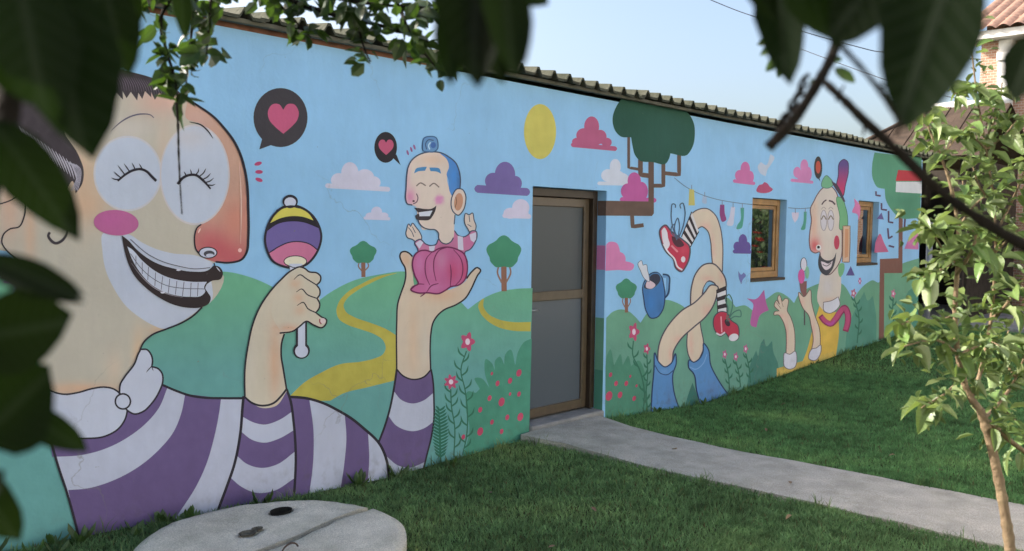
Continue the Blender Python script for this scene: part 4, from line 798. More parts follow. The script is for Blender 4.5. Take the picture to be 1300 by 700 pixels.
# ------------------------------------------------------------------ round concrete cover
M_cover = concrete_mat('cover_concrete', (0.74, 0.68, 0.57), (0.52, 0.48, 0.40), crack=False)
WC = Vector((2.392, -0.985, 0.0)); WR = 0.70; WTOPZ = 0.10
cover = empty('well_cover', (WC.x, WC.y, gz(WC.x, WC.y)), 'round grey concrete slab cover split in two, lying in the grass by the wall', 'well cover')
JA, JB = Vector((3.03, -0.912)), Vector((1.75, -1.20))          # joint between the two halves
jd = (JB-JA).normalized(); jn = Vector((-jd.y, jd.x))
HOLES = [(2.686, -.60, .060), (2.36, -.80, .046), (2.43, -.775, .03)]
def half(side, shift, dz, rad_):
    bm = bmesh.new(); N = 44; ring = []
    c = Vector((WC.x, WC.y))+shift
    sgn = 1 if side > 0 else -1
    pts = []
    for i in range(240):
        t = 2*math.pi*i/240; rr = rad_*(1+.008*noise.noise(Vector((math.cos(t)*4, math.sin(t)*4, side))))
        p = c+Vector((math.cos(t), math.sin(t)))*rr
        if (p-JA).dot(jn)*sgn > .026: pts.append((t, p))
    # order so that the gap (the joint) is at the list's ends
    ts = [p[0] for p in pts]; gap = max(range(len(ts)), key=lambda i: (ts[(i+1) % len(ts)]-ts[i]) % (2*math.pi))
    pts = [p[1] for p in pts[gap+1:]+pts[:gap+1]]
    a, b = pts[-1], pts[0]
    for k in range(1, 14):
        t = k/14; q = a+(b-a)*t; pts.append(q+jn*.008*noise.noise(Vector((q.x*6, q.y*6, 2+side))))
    # top triangulated with inner points so it can undulate
    inner = []
    x = c.x-rad_
    while x < c.x+rad_:
        y = c.y-rad_
        while y < c.y+rad_:
            q = Vector((x, y))
            if (q-c).length < rad_-.03 and (q-JA).dot(jn)*sgn > .04: inner.append(q)
            y += .05
        x += .05
    for (hx_, hy_, hr) in HOLES:
        if (Vector((hx_, hy_))-JA).dot(jn)*sgn > 0:
            inner = [q for q in inner if (q-Vector((hx_, hy_))).length > hr*1.45]
            inner += [Vector((hx_+hr*k_*math.cos(t)*1.15, hy_+hr*k_*math.sin(t)*.85)) for k_ in (1.15, .85, .45) for t in [2*math.pi*i/14 for i in range(14)]]
    n = len(pts); r = delaunay_2d_cdt(pts+inner, [], [list(range(n))], 0, 1e-5, True)
    r = (r[0], None, [f for f in r[2] if (sum((r[0][i] for i in f), Vector((0, 0)))/3-JA).dot(jn)*sgn > .0])
    vs = []
    for p in r[0]:
        z = WTOPZ+dz+.008*noise.noise(Vector((p.x*3, p.y*3, 1)))+.004*noise.noise(Vector((p.x*14, p.y*14, 1)))
        e = min(rad_-(p-c).length, abs((p-JA).dot(jn))-.012)
        if e < .02: z -= .012
        for (hx_, hy_, hr) in HOLES:
            dd = math.hypot((p.x-hx_)/1.15, (p.y-hy_)/.85)/hr
            if dd < .95: z -= .075 if hr > .05 else .022
        vs.append(bm.verts.new((p.x, p.y, z)))
    for fc in r[2]:
        try: bm.faces.new([vs[i] for i in fc])
        except ValueError: pass
    bm.faces.ensure_lookup_table()
    be = [e for e in bm.edges if len(e.link_faces) == 1]
    ex = bmesh.ops.extrude_edge_only(bm, edges=be)
    for g in ex['geom']:
        if isinstance(g, bmesh.types.BMVert): g.co.z = -.08
    bmesh.ops.recalc_face_normals(bm, faces=bm.faces)
    for f in bm.faces: f.smooth = abs(f.normal.z) > .5
    me = bpy.data.meshes.new('slab_half'); bm.to_mesh(me); bm.free(); return me
child('slab_half', half(1, Vector((0, 0)), 0.004, WR), M_cover, cover); child('slab_half', half(-1, Vector((.03, -.01)), -0.016, WR+.01), M_cover, cover)
for (hx_, hy_, hr) in HOLES:  # dark lining paints the shade inside the lifting hole
    mb = MB(); n_ = 14; zt = WTOPZ-.004; dp = .062 if hr > .05 else .014
    for (k_, z_) in ((.97, zt), (.86, zt-dp*.5), (.80, zt-dp), (.05, zt-dp)):
        for i in range(n_): t = 2*math.pi*i/n_; mb.v.append((hx_+hr*k_*math.cos(t)*1.15, hy_+hr*k_*math.sin(t)*.85, z_))
    for j in range(3):
        for i in range(n_): mb.f.append((j*n_+i, j*n_+(i+1) % n_, (j+1)*n_+(i+1) % n_, (j+1)*n_+i)); mb.sm.append(False)
    child('lifting_hole' if hr > .05 else 'worn_pit', mb.mesh('lifting_hole'), mat('hole_shade_paint', (.012, .012, .01), .95) if hr > .05 else mat('worn_concrete', (.09, .085, .07), .95, 40, .5), cover)
# wire loop
mb = MB(); c = Vector((2.37, -1.19, WTOPZ-.01)); mb.tube([c+Vector((.06*math.cos(t), .04*math.cos(t)*.4, .045*math.sin(t))) for t in [math.pi*k/10 for k in range(11)]], .005, 6); child('lifting_loop', mb.mesh('lifting_loop'), mat('rusty_wire', (.09, .06, .045), .7, metallic=.3), cover)

# ------------------------------------------------------------------ grass
def grass_mat(name, a, b):
    m = bpy.data.materials.new(name); m.use_nodes = True; nt = m.node_tree; p = nt.nodes['Principled BSDF']
    p.inputs['Roughness'].default_value = .65; p.inputs['Specular IOR Level'].default_value = .15
    at = nt.nodes.new('ShaderNodeAttribute'); at.attribute_name = 'Col'; nt.links.new(at.outputs['Color'], p.inputs['Base Color'])
    tr = nt.nodes.new('ShaderNodeBsdfTranslucent'); nt.links.new(at.outputs['Color'], tr.inputs['Color'])
    mx = nt.nodes.new('ShaderNodeMixShader'); mx.inputs[0].default_value = .3
    nt.links.new(p.outputs[0], mx.inputs[1]); nt.links.new(tr.outputs[0], mx.inputs[2]); nt.links.new(mx.outputs[0], nt.nodes['Material Output'].inputs['Surface'])
    return m
def blades(name, pts, hmin, hmax, wid, colA, colB, seed, lean=.6):
    """pts: N x 3 array of roots; each blade is a bent two-quad strip tapering to a point"""
    r = np.random.default_rng(seed); n = len(pts); th = r.uniform(0, 2*np.pi, n); h = r.uniform(hmin, hmax, n); ln = h*r.uniform(.1, lean, n); ph = r.uniform(0, 2*np.pi, n)
    w = wid*r.uniform(.6, 1.3, n); dx, dy = np.cos(th)*w/2, np.sin(th)*w/2; lx, ly = np.cos(ph)*ln, np.sin(ph)*ln
    v = np.zeros((n, 5, 3)); v[:, 0] = pts+np.stack([-dx, -dy, 0*dx], 1); v[:, 1] = pts+np.stack([dx, dy, 0*dx], 1)
    mid = pts+np.stack([lx*.35, ly*.35, h*.6], 1); v[:, 2] = mid+np.stack([dx*.8, dy*.8, 0*dx], 1); v[:, 3] = mid-np.stack([dx*.8, dy*.8, 0*dx], 1); v[:, 4] = pts+np.stack([lx, ly, h], 1)
    base = np.arange(n)*5
    loops = np.stack([base, base+1, base+2, base+3, base+3, base+2, base+4], 1).ravel()
    me = bpy.data.meshes.new(name); me.vertices.add(n*5); me.vertices.foreach_set('co', v.ravel()); me.loops.add(len(loops)); me.loops.foreach_set('vertex_index', loops.astype(np.int32))
    me.polygons.add(n*2); st = np.stack([np.arange(n)*7, np.arange(n)*7+4], 1).ravel(); me.polygons.foreach_set('loop_start', st.astype(np.int32))
    me.update(calc_edges=True)
    t = r.uniform(0, 1, n)[:, None]; c = np.array(colA)*(1-t)+np.array(colB)*t
    n1 = np.array([noise.noise(Vector((a*1.3, b*1.3, 4))) for a, b in pts[:, :2]])[:, None]; n2 = np.array([noise.noise(Vector((a*9, b*9, 14))) for a, b in pts[:, :2]])[:, None]; c = c*np.where(pts[:, :1] > 6.2, np.array([[.93, 1.1, 1.0]]), np.array([[1., 1., 1.]])); c = c*(1+.35*n1+.55*n2)*(1+np.array([.35, .05, .0])*np.clip(n1, 0, 1)); h = h*(1+.8*n2[:, 0])
    dry = r.uniform(0, 1, n) < .03; c[dry] = np.array([.16, .13, .06])*r.uniform(.6, 1.1, dry.sum())[:, None]
    cc = np.ones((n, 5, 4)); cc[:, :, :3] = c[:, None, :]
    a = me.color_attributes.new('Col', 'FLOAT_COLOR', 'POINT'); a.data.foreach_set('color', cc.ravel()); return me
def scatter():
    r = np.random.default_rng(2); out = []
    def zone(n, x0, x1, y0, y1):
        p = np.stack([r.uniform(x0, x1, n), r.uniform(y0, y1, n)], 1); out.append(p)
    zone(120000, 1.0, 5.5, -2.9, 0.0); zone(75000, 3.0, 6.5, -4.6, -2.4); zone(125000, 6.1, 11.0, -3.6, 0.0); zone(55000, 11.0, 17.5, -2.6, .1); zone(30000, 6.2, 11, -5.5, -3.5)
    p = np.concatenate(out)
    def inpath(p): return (p[:, 0] > PATH_X0+.0) & (p[:, 0] < PATH_X1-.0)
    keep = ~inpath(p) & (np.hypot(p[:, 0]-WC.x-.01, p[:, 1]-WC.y) > WR+.01)
    # only what the camera's neighbourhood could see
    p = p[keep]
    # ragged bare strip along the wall foot
    e = .06+.05*np.array([noise.noise(Vector((a*3, 0, 2))) for a in p[:, 0]]); p = p[(p[:, 1] < -e) | (r.uniform(0, 1, len(p)) < .25)]
    z = np.array([gz(a, b) for a, b in p])
    return np.concatenate([p, z[:, None]], 1)
GP = scatter()
M_grass = grass_mat('mown_grass', None, None)
obj('grass', blades('grass', GP, .014, .042, .0055, (.112, .208, .08), (.205, .345, .14), 7, 1.3), M_grass, kind='stuff', label='short mown green lawn grass', cat='grass')
# long unmown tufts at the wall foot and along the slab edges
def tufts():
    r = np.random.default_rng(9); P_ = []
    for k in range(120):
        q = r.uniform()
        if q < .55: x, y = r.uniform(1.2, 14.5), -r.uniform(.02, .10)
        elif q < .75: x, y = (PATH_X0-.03 if r.uniform() < .5 else PATH_X1+.04), -r.uniform(.2, 5)
        else:
            t = r.uniform(0, 6.28); x, y = WC.x+(WR+.03)*math.cos(t), WC.y+(WR+.03)*math.sin(t)
        if 5.25 < x < 6.4 and y > -.15: continue
        n = r.integers(8, 26); a = r.normal(0, .035, (n, 2)); a[:, 1] = -np.abs(a[:, 1]) if y > -.15 else a[:, 1]
        for d in a: P_.append((x+d[0], y+d[1], gz(x+d[0], y+d[1])))
    return np.array(P_)
obj('long_grass', blades('long_grass', tufts(), .04, .11, .006, (.12, .19, .075), (.21, .30, .12), 3, .9), M_grass, kind='stuff', label='long grass tufts at the wall foot and slab edges', cat='grass')

# ------------------------------------------------------------------ leaves
def leaf_mesh(name, wid=.5, fold=.12, arch=.15, curl=.0, seg=7, serr=.0, seed=0):
    r = random.Random(seed); v = []; f = []; rows = []
    for j in range(seg+1):
        t = j/seg; w = wid/2*(math.sin(math.pi*min(1, (t*.94+.03))**.85))**.8
        if j == 0: w = .012
        if j == seg: w = .004
        zc = -arch*t*t+.05*math.sin(t*3+seed); sway = .05*math.sin(t*2.5+seed*2)
        row = []
        for s_ in (-1, -.5, 0, .5, 1):
            ww = w*s_*(1+r.uniform(-.05, .05)); z = zc+fold*abs(s_)*w/wid*2*(1+.3*r.uniform(-1, 1))+curl*(abs(s_)**2)*w
            row.append(len(v)); v.append((ww+sway, t, z))
        rows.append(row)
    for j in range(seg):
        for i in range(4): f.append((rows[j][i], rows[j][i+1], rows[j+1][i+1], rows[j+1][i]))
    b = len(v)            # petiole
    v += [(-.012, -.22, .03), (.012, -.22, .03), (.010, .02, 0), (-.010, .02, 0)]; f.append((b, b+1, b+2, b+3))
    me = bpy.data.meshes.new(name); me.from_pydata(v, [], f); me.polygons.foreach_set('use_smooth', [True]*len(f)); return me
def leaf_mat(name, top, back, trans, rough=.45, tfac=.35, spec=.4):
    m = bpy.data.materials.new(name); m.use_nodes = True; nt = m.node_tree; p = nt.nodes['Principled BSDF']; p.inputs['Roughness'].default_value = rough; p.inputs['Specular IOR Level'].default_value = spec
    geo = nt.nodes.new('ShaderNodeNewGeometry'); oi = nt.nodes.new('ShaderNodeObjectInfo'); tc = nt.nodes.new('ShaderNodeTexCoord')
    mx = nt.nodes.new('ShaderNodeMix'); mx.data_type = 'RGBA'; mx.inputs['A'].default_value = (*top, 1); mx.inputs['B'].default_value = (*back, 1); nt.links.new(geo.outputs['Backfacing'], mx.inputs['Factor'])
    hs = nt.nodes.new('ShaderNodeHueSaturation'); mr = nt.nodes.new('ShaderNodeMapRange'); mr.inputs[3].default_value = .65; mr.inputs[4].default_value = 1.35; nt.links.new(oi.outputs['Random'], mr.inputs[0]); nt.links.new(mr.outputs[0], hs.inputs['Value'])
    mr2 = nt.nodes.new('ShaderNodeMapRange'); mr2.inputs[3].default_value = .475; mr2.inputs[4].default_value = .515; nt.links.new(oi.outputs['Random'], mr2.inputs[0]); nt.links.new(mr2.outputs[0], hs.inputs['Hue'])
    nt.links.new(mx.outputs['Result'], hs.inputs['Color'])
    # paler midrib and side veins
    sp = nt.nodes.new('ShaderNodeSeparateXYZ'); nt.links.new(tc.outputs['Object'], sp.inputs[0])
    ab = nt.nodes.new('ShaderNodeMath'); ab.operation = 'ABSOLUTE'; nt.links.new(sp.outputs['X'], ab.inputs[0])
    wv = nt.nodes.new('ShaderNodeMath'); wv.operation = 'MULTIPLY_ADD'; wv.inputs[1].default_value = -.8; nt.links.new(ab.outputs[0], wv.inputs[0]); nt.links.new(sp.outputs['Y'], wv.inputs[2])
    sn = nt.nodes.new('ShaderNodeMath'); sn.operation = 'MULTIPLY'; sn.inputs[1].default_value = 55; nt.links.new(wv.outputs[0], sn.inputs[0])
    si = nt.nodes.new('ShaderNodeMath'); si.operation = 'SINE'; nt.links.new(sn.outputs[0], si.inputs[0])
    vr = nt.nodes.new('ShaderNodeMapRange'); vr.inputs[1].default_value = .8; vr.inputs[2].default_value = 1; vr.inputs[3].default_value = 0; vr.inputs[4].default_value = .35; nt.links.new(si.outputs[0], vr.inputs[0])
    rb = nt.nodes.new('ShaderNodeMapRange'); rb.inputs[1].default_value = .035; rb.inputs[2].default_value = .02; rb.inputs[3].default_value = 0; rb.inputs[4].default_value = .45
    nt.links.new(ab.outputs[0], rb.inputs[0])
    mxv = nt.nodes.new('ShaderNodeMath'); mxv.operation = 'MAXIMUM'; nt.links.new(vr.outputs[0], mxv.inputs[0]); nt.links.new(rb.outputs[0], mxv.inputs[1])
    m2 = nt.nodes.new('ShaderNodeMix'); m2.data_type = 'RGBA'; nt.links.new(mxv.outputs[0], m2.inputs['Factor']); nt.links.new(hs.outputs[0], m2.inputs['A']); m2.inputs['B'].default_value = (*[min(1, c_*1.7+.02) for c_ in top], 1)
    nt.links.new(m2.outputs['Result'], p.inputs['Base Color'])
    bp = nt.nodes.new('ShaderNodeBump'); bp.inputs['Strength'].default_value = .3; bp.inputs['Distance'].default_value = .004; nt.links.new(mxv.outputs[0], bp.inputs['Height']); nt.links.new(bp.outputs[0], p.inputs['Normal'])
    tr = nt.nodes.new('ShaderNodeBsdfTranslucent'); tr.inputs['Color'].default_value = (*trans, 1)
    ms = nt.nodes.new('ShaderNodeMixShader'); ms.inputs[0].default_value = tfac; nt.links.new(p.outputs[0], ms.inputs[1]); nt.links.new(tr.outputs[0], ms.inputs[2]); nt.links.new(ms.outputs[0], nt.nodes['Material Output'].inputs['Surface'])
    return m
M_bark = mat('plum_bark', (.022, .017, .013), .9, 25, .4, .8, 60, .15, base2=(.012, .010, .008))
M_sapbark = mat('sapling_bark', (.26, .19, .11), .8, 18, .3, .4, 60, .25, base2=(.15, .10, .06))
M_leafnear = leaf_mat('shaded_fruit_leaf', (.0035, .0075, .0018), (.0055, .0095, .0035), (.045, .10, .008), .6, .08, .06)  # near leaves: backlit shade put into a darker leaf colour
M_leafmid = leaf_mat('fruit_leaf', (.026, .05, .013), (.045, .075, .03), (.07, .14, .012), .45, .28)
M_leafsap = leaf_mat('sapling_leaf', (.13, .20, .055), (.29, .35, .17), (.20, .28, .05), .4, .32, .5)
def leafset(prefix, m, n, **k):
    out = []
    for i in range(n):
        me = leaf_mesh('leaf', seed=i*3+1, wid=k['wid']*(.85+.1*i/n*3), fold=k['fold']*(.6+.3*i), arch=k['arch']*(.5+.5*i), curl=k.get('curl', 0)); me.materials.append(m); out.append(me)
    return out
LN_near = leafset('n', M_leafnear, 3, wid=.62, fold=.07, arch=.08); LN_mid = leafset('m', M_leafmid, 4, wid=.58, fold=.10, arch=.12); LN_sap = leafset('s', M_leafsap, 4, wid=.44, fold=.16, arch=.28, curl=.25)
def put_leaf(parent, me, base, tip, normal, width_scale=1.0, name='leaf'):
    y = tip-base; L = y.length; yd = y/L; z = (normal-yd*normal.dot(yd)).normalized(); x = yd.cross(z)
    o = bpy.data.objects.new(name, me); COL.objects.link(o); o.parent = parent
    ws = width_scale
    M = Matrix(((x.x*L*ws, yd.x*L, z.x*L, base.x), (x.y*L*ws, yd.y*L, z.y*L, base.y), (x.z*L*ws, yd.z*L, z.z*L, base.z), (0, 0, 0, 1)))
    o.matrix_parent_inverse = Matrix.Translation(parent.location).inverted(); o.matrix_basis = M; return o

# ------------------------------------------------------------------ overhanging fruit tree, the camera stands under it
TB = CAM - right*1.15 - fwd*.25; TB.z = gz(TB.x, TB.y)
tree = empty('fruit_tree', TB, 'fruit tree overhanging the view with dark leaves and bare twigs', 'tree')
top = Vector((TB.x, TB.y, 2.35))
mb = MB(); mb.tube(bez([TB+Vector((0, 0, -.1)), TB+Vector((.02, .03, .6)), TB+Vector((-.03, .05, 1.3)), TB+Vector((.02, .0, 1.9)), top]), [.105-.04*i/24 for i in range(25)], 12); child('trunk', mb.mesh('trunk'), M_bark, tree)
def branch(pts, r0, r1, n=8, nm='branch', kn=0):
    q = bez(pts, 6); rr = lerp_list(r0, r1, len(q))
    if kn:
        rk = random.Random(len(q)*7+int(r0*1e4)); rr = [a*(1+kn*rk.uniform(-.4, .9)) for a in rr]
    mb = MB(); mb.tube(q, rr, n); return child(nm, mb.mesh(nm), M_bark, tree)
l1, l2, l3 = P(-150, -330, .62), P(330, -300, .85), P(700, -260, .9); l4 = P(1060, -200, .72)
branch([top-Vector((0, 0, .1)), P(-330, -340, .55), l1, l2, l3, l4, P(1350, -160, .8)], .055, .012, 10)
l5 = P(340, -70, 2.1); branch([l2, P(330, -190, 1.4), l5, P(300, -30, 2.5)], .02, .006)
def pb(pts, d, r0, r1, **k): return branch([P(x, y, (d if len(p) < 3 else p[2])) for p in pts for x, y in [p[:2]]], r0, r1, **k)
# left: twig close to the lens
branch([l1, P(40, -40, .56), P(16, 70, .55), P(8, 160, .54), P(-12, 235, .54), P(-40, 420, .55), P(-45, 560, .55)], .010, .004)
RT = random.Random(21)
def face_cam(p, tilt, r=RT): return ((CAM-p).normalized()+Vector((r.uniform(-1, 1), r.uniform(-1, 1), r.uniform(-1, 1)))*tilt).normalized()
def near_leaf(bx, by, tx, ty, wpx, d, me=None, tilt=.25, dd=0.0, mset=LN_near):
    b, t = P(bx, by, d), P(tx, ty, d+dd); L = (t-b).length; me = me or RT.choice(mset); w0 = max(v.co.x for v in me.vertices)-min(v.co.x for v in me.vertices)
    return put_leaf(tree, me, b, t, face_cam(b, tilt), (wpx/F_PX*d)/(L*w0))
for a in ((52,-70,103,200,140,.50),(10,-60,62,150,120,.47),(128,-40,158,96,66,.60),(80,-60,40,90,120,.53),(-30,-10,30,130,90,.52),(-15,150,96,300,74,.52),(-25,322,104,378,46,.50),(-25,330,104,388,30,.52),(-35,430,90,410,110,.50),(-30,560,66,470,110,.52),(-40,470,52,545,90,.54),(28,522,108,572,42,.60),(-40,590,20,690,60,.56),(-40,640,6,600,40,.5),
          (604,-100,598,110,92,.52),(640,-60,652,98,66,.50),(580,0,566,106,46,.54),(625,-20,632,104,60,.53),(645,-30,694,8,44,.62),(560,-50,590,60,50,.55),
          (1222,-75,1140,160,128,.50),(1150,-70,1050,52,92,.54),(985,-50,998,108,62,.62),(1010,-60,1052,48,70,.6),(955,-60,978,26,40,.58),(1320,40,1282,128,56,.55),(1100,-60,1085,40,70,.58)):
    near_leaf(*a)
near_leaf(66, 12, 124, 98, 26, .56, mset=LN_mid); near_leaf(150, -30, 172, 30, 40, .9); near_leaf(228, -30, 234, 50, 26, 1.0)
# right: dark bare twigs
pb([(1075,-120,.70),(1072,-10),(1060,60),(1040,102),(1008,152),(976,187)], .80, .0040, .0052, kn=.12)
pb([(1000,-100,.68),(1012,0),(1075,66),(1110,106),(1130,136),(1141,156),(1137,172)], .62, .0022, .0016, kn=.25)
pb([(1040,98,.80),(1070,126),(1100,156),(1140,192),(1190,240),(1240,276),(1300,312),(1380,350)], .78, .0030, .0058, kn=.35)
pb([(1108,104),(1122,110),(1126,98)], .62, .0014, .0008); pb([(1098,152),(1096,172)], .78, .0018, .0009); pb([(1062,128),(1072,108)], .78, .0016, .0008); pb([(1180,232),(1176,262)], .78, .004, .002)
for k in range(12): x, y = 1030-k*3.2+RT.uniform(-4, 4), 95+k*6; pb([(x, y), (x-8, y+5), (x-9-RT.uniform(0, 5), y+14)], .82, .0022, .0010)
for a in ((988,48,962,55,13,1.1),(990,60,965,67,14,1.1),(992,70,972,90,15,1.1),(1000,66,986,98,16,1.15),(1060,86,1086,106,15,.95),(1055,80,1070,72,10,.95),(1030,100,1040,114,10,.9)): near_leaf(*a, tilt=.6, mset=LN_mid)
# middle distance: leafy shoots hanging over the eave
SHOOTS = []
def shoot(pts, d, r0, r1, nleaf, size, spread=.5, jit=10, start=0.0):
    q3 = bez([P(x, y, d+RT.uniform(-.05, .05)) for x, y in pts], 6); mb = MB(); mb.tube(q3, lerp_list(r0, r1, len(q3)), 6); child('twig', mb.mesh('twig'), M_bark, tree); SHOOTS.append(q3)
    for i in range(nleaf):
        b = q3[int((start+(1-start)*RT.random())*(len(q3)-1))]+Vector((RT.uniform(-1, 1), RT.uniform(-1, 1), RT.uniform(-1, 1)))*.012
        dr = Vector((RT.uniform(-1, 1), RT.uniform(-1, 1), RT.uniform(-1.1, .5))).normalized(); L = size*RT.uniform(.75, 1.25)
        nrm = Vector((RT.uniform(-.8, .8), RT.uniform(-.8, .8), RT.uniform(.1, 1))).normalized()
        if abs(nrm.dot(dr)) > .9: nrm = nrm.cross(Vector((1, .2, 0)))
        put_leaf(tree, RT.choice(LN_mid), b+dr*.012, b+dr*L, nrm, RT.uniform(.85, 1.15))
D = 2.05
shoot([(290,-60),(235,-20),(205,20),(210,60),(222,100),(226,135)], D, .006, .0025, 34, .062)
shoot([(300,-60),(255,-20),(245,30),(240,70),(236,110)], D+.15, .005, .002, 26, .062)
shoot([(250,-50),(190,-5),(150,12),(135,22)], D-.1, .005, .002, 16, .058); shoot([(290,-60),(270,-10),(265,40),(262,70)], D-.05, .004, .002, 15, .06)
shoot([(310,-50),(360,-5),(420,18),(480,32),(540,52),(590,82)], D+.2, .008, .003, 46, .062); shoot([(340,-60),(400,-12),(470,5),(540,10),(575,20)], D+.1, .006, .002, 36, .062)
shoot([(330,-60),(340,-15),(370,22),(395,48)], D+.2, .005, .002, 16, .05); shoot([(480,-40),(505,5),(520,40),(545,75),(560,95)], D, .005, .002, 16, .055, start=.2); shoot([(430,-30),(450,20),(462,60),(470,78)], D+.1, .004, .002, 12, .05); shoot([(300,-50),(320,-15),(345,-4),(380,2)], D, .005, .002, 12, .05)
def shoot_foliage():
    v = []; f = []; r = np.random.default_rng(31)
    for q3 in SHOOTS:
        ln = sum((q3[i+1]-q3[i]).length for i in range(len(q3)-1))
        for k in range(int(ln*75)):
            q = q3[int(r.uniform(.1, 1)*(len(q3)-1))]+Vector(r.normal(0, .014, 3)); n_ = (Vector(r.normal(0, .7, 3))+Vector((0, 0, .8))).normalized(); y_ = n_.cross(Vector(r.normal(0, 1, 3))).normalized(); x_ = y_.cross(n_); L = float(r.uniform(.035, .062)); b = len(v)
            for (a_, t_, z_) in ((0, 0, 0), (.27, .3, .06), (.23, .68, .0), (0, 1, -.14), (-.23, .68, .0), (-.27, .3, .06)): v.append(tuple(q+x_*a_*L+y_*t_*L+n_*z_*L))
            f += [(b, b+1, b+2, b+3), (b, b+3, b+4, b+5)]
    me = bpy.data.meshes.new('foliage'); me.from_pydata(v, [], f); child('foliage', me, M_leafmid, tree, kind='stuff')
shoot_foliage()
# thin bare twig hanging in front of the painted face
pb([(224,130),(226,160),(227,200),(229,240),(231,272)], D, .0030, .0012, kn=.45)
for a in ((208,128,190,120,16,D),(206,126,186,130,12,D)): pass

# unseen crown leaves added over and behind the camera to shade the near leaves
def crown():
    r = np.random.default_rng(5); v = []; f = []; cc = CAM+up*.55-fwd*.75
    src = LN_mid[1]; base = [Vector(q.co) for q in src.vertices][:40]; quads = [(0, 2, 4), ]
    for k in range(5200):
        d = Vector(r.normal(0, 1, 3)).normalized(); q = cc+Vector((d.x*1.75, d.y*1.75, d.z*1.15))*(float(r.uniform(.25, 1))**.5); q.z = max(q.z, 1.15)
        w = q-CAM; fx, rx_, ux = w.dot(fwd), w.dot(right), w.dot(up)
        if w.length < .38: continue
        if fx > -.3 and ux < .45+.42*max(fx, 0): continue          # keep clear of what stands in front of the viewer
        n_ = Vector(r.normal(0, 1, 3)).normalized(); y_ = n_.cross(Vector(r.normal(0, 1, 3))).normalized(); x_ = y_.cross(n_); L = float(r.uniform(.05, .085)); b = len(v)
        for (a_, t_) in ((0, 0), (.27, .3), (.24, .65), (0, 1), (-.24, .65), (-.27, .3)): v.append(tuple(q+x_*a_*L+y_*t_*L+n_*L*(.12*abs(a_)-.12*t_*t_)))
        f += [(b, b+1, b+2, b+3), (b, b+3, b+4, b+5)]
    me = bpy.data.meshes.new('crown'); me.from_pydata(v, [], f); o = child('crown', me, M_leafmid, tree, kind='stuff')
crown()

# ------------------------------------------------------------------ sapling beside the path
SD = 3.05
sb = P(1300, 1000, SD); sb = Vector((sb.x, sb.y, gz(sb.x, sb.y)))
sap = empty('fruit_sapling', sb, 'slender young fruit sapling with pale green curled leaves beside the path', 'sapling')
RS = random.Random(8)
def sbranch(pts, r0, r1, d=SD, nm='branch', nodes=.18):
    q = bez([P(x, y, d+dd) if not isinstance(x, Vector) else x for x, y, dd in [(p+(0,))[:3] if not isinstance(p, Vector) else (p, 0, 0) for p in pts]], 6); rr = [a*(1+nodes*(RS.random() < .22)) for a in lerp_list(r0, r1, len(q))]
    mb = MB(); mb.tube(q, rr, 9); child(nm, mb.mesh(nm), M_sapbark, sap); return q
q = sbranch([sb+Vector((0, 0, -.05)), (1296,850), (1283,705), (1276,655), (1268,610), (1258,565), (1250,537), (1244,520)], .0185, .0145, nm='trunk')
limbs = []
limbs.append(sbranch([(1244,520),(1233,506),(1222,480),(1216,450),(1213,418),(1213,380),(1216,330),(1216,290),(1208,240),(1195,200),(1180,165),(1172,140)], .012, .003))
limbs.append(sbranch([(1248,532),(1262,541),(1296,570,.05),(1340,590,.15),(1380,560,.2),(1385,480,.25)], .010, .006))
limbs.append(sbranch([(1233,506),(1243,478,.15),(1250,450,.2),(1258,406,.25),(1261,376,.25),(1264,320,.25),(1262,260,.25),(1252,190,.2),(1240,120,.2),(1234,64,.2)], .008, .0025))
limbs.append(sbranch([(1216,450),(1190,432,-.1),(1162,436,-.2),(1148,440,-.25)], .006, .002)); limbs.append(sbranch([(1213,400),(1190,408,-.1),(1165,405,-.15),(1145,412,-.2)], .006, .002)); limbs.append(sbranch([(1216,330),(1198,318),(1180,290,-.1),(1168,278,-.1)], .006, .002))
limbs.append(sbranch([(1214,350),(1232,322,-.1),(1238,300,-.1),(1228,285,-.1),(1206,290,-.15)], .006, .002)); limbs.append(sbranch([(1258,406,.25),(1275,390,.2),(1296,360,.2),(1320,330,.2)], .007, .003)); limbs.append(sbranch([(1262,300,.25),(1278,270,.3),(1296,230,.3),(1310,190,.3)], .006, .002))
limbs.append(sbranch([(1264,320,.25),(1240,300,.3),(1226,260,.3),(1222,230,.3)], .005, .002)); limbs.append(sbranch([(1222,480),(1200,500,-.1),(1180,512,-.15),(1170,518,-.2)], .005, .002)); limbs.append(sbranch([(1216,450),(1240,440,.1),(1252,432,.15),(1270,440,.1)], .006, .002))
limbs.append(sbranch([(1248,532),(1270,510,.2),(1290,480,.3),(1305,440,.3)], .007, .003)); limbs.append(sbranch([(1290,480,.3),(1275,455,.35),(1280,420,.35)], .005, .002)); limbs.append(sbranch([(1252,190,.2),(1235,175,.2),(1215,172,.2),(1190,180,.2)], .004, .002)); limbs.append(sbranch([(1195,200),(1210,180,.1),(1228,160,.1)], .004, .002)); limbs.append(sbranch([(1340,590,.15),(1300,545,.3),(1275,520,.3)], .006, .002))
for l_ in ([(1252,190,.2),(1275,172,.2),(1292,150,.2)],[(1240,120,.2),(1224,112,.15),(1212,120,.1)],[(1262,260,.25),(1244,238,.2),(1234,208,.2)],[(1250,180,.2),(1268,140,.25),(1272,105,.25)],[(1264,320,.25),(1284,300,.2),(1300,285,.2)],[(1216,290),(1236,262,.05),(1250,250,.05)],[(1216,330),(1190,345,-.1),(1172,352,-.15)]): limbs.append(sbranch(l_, .0045, .002))
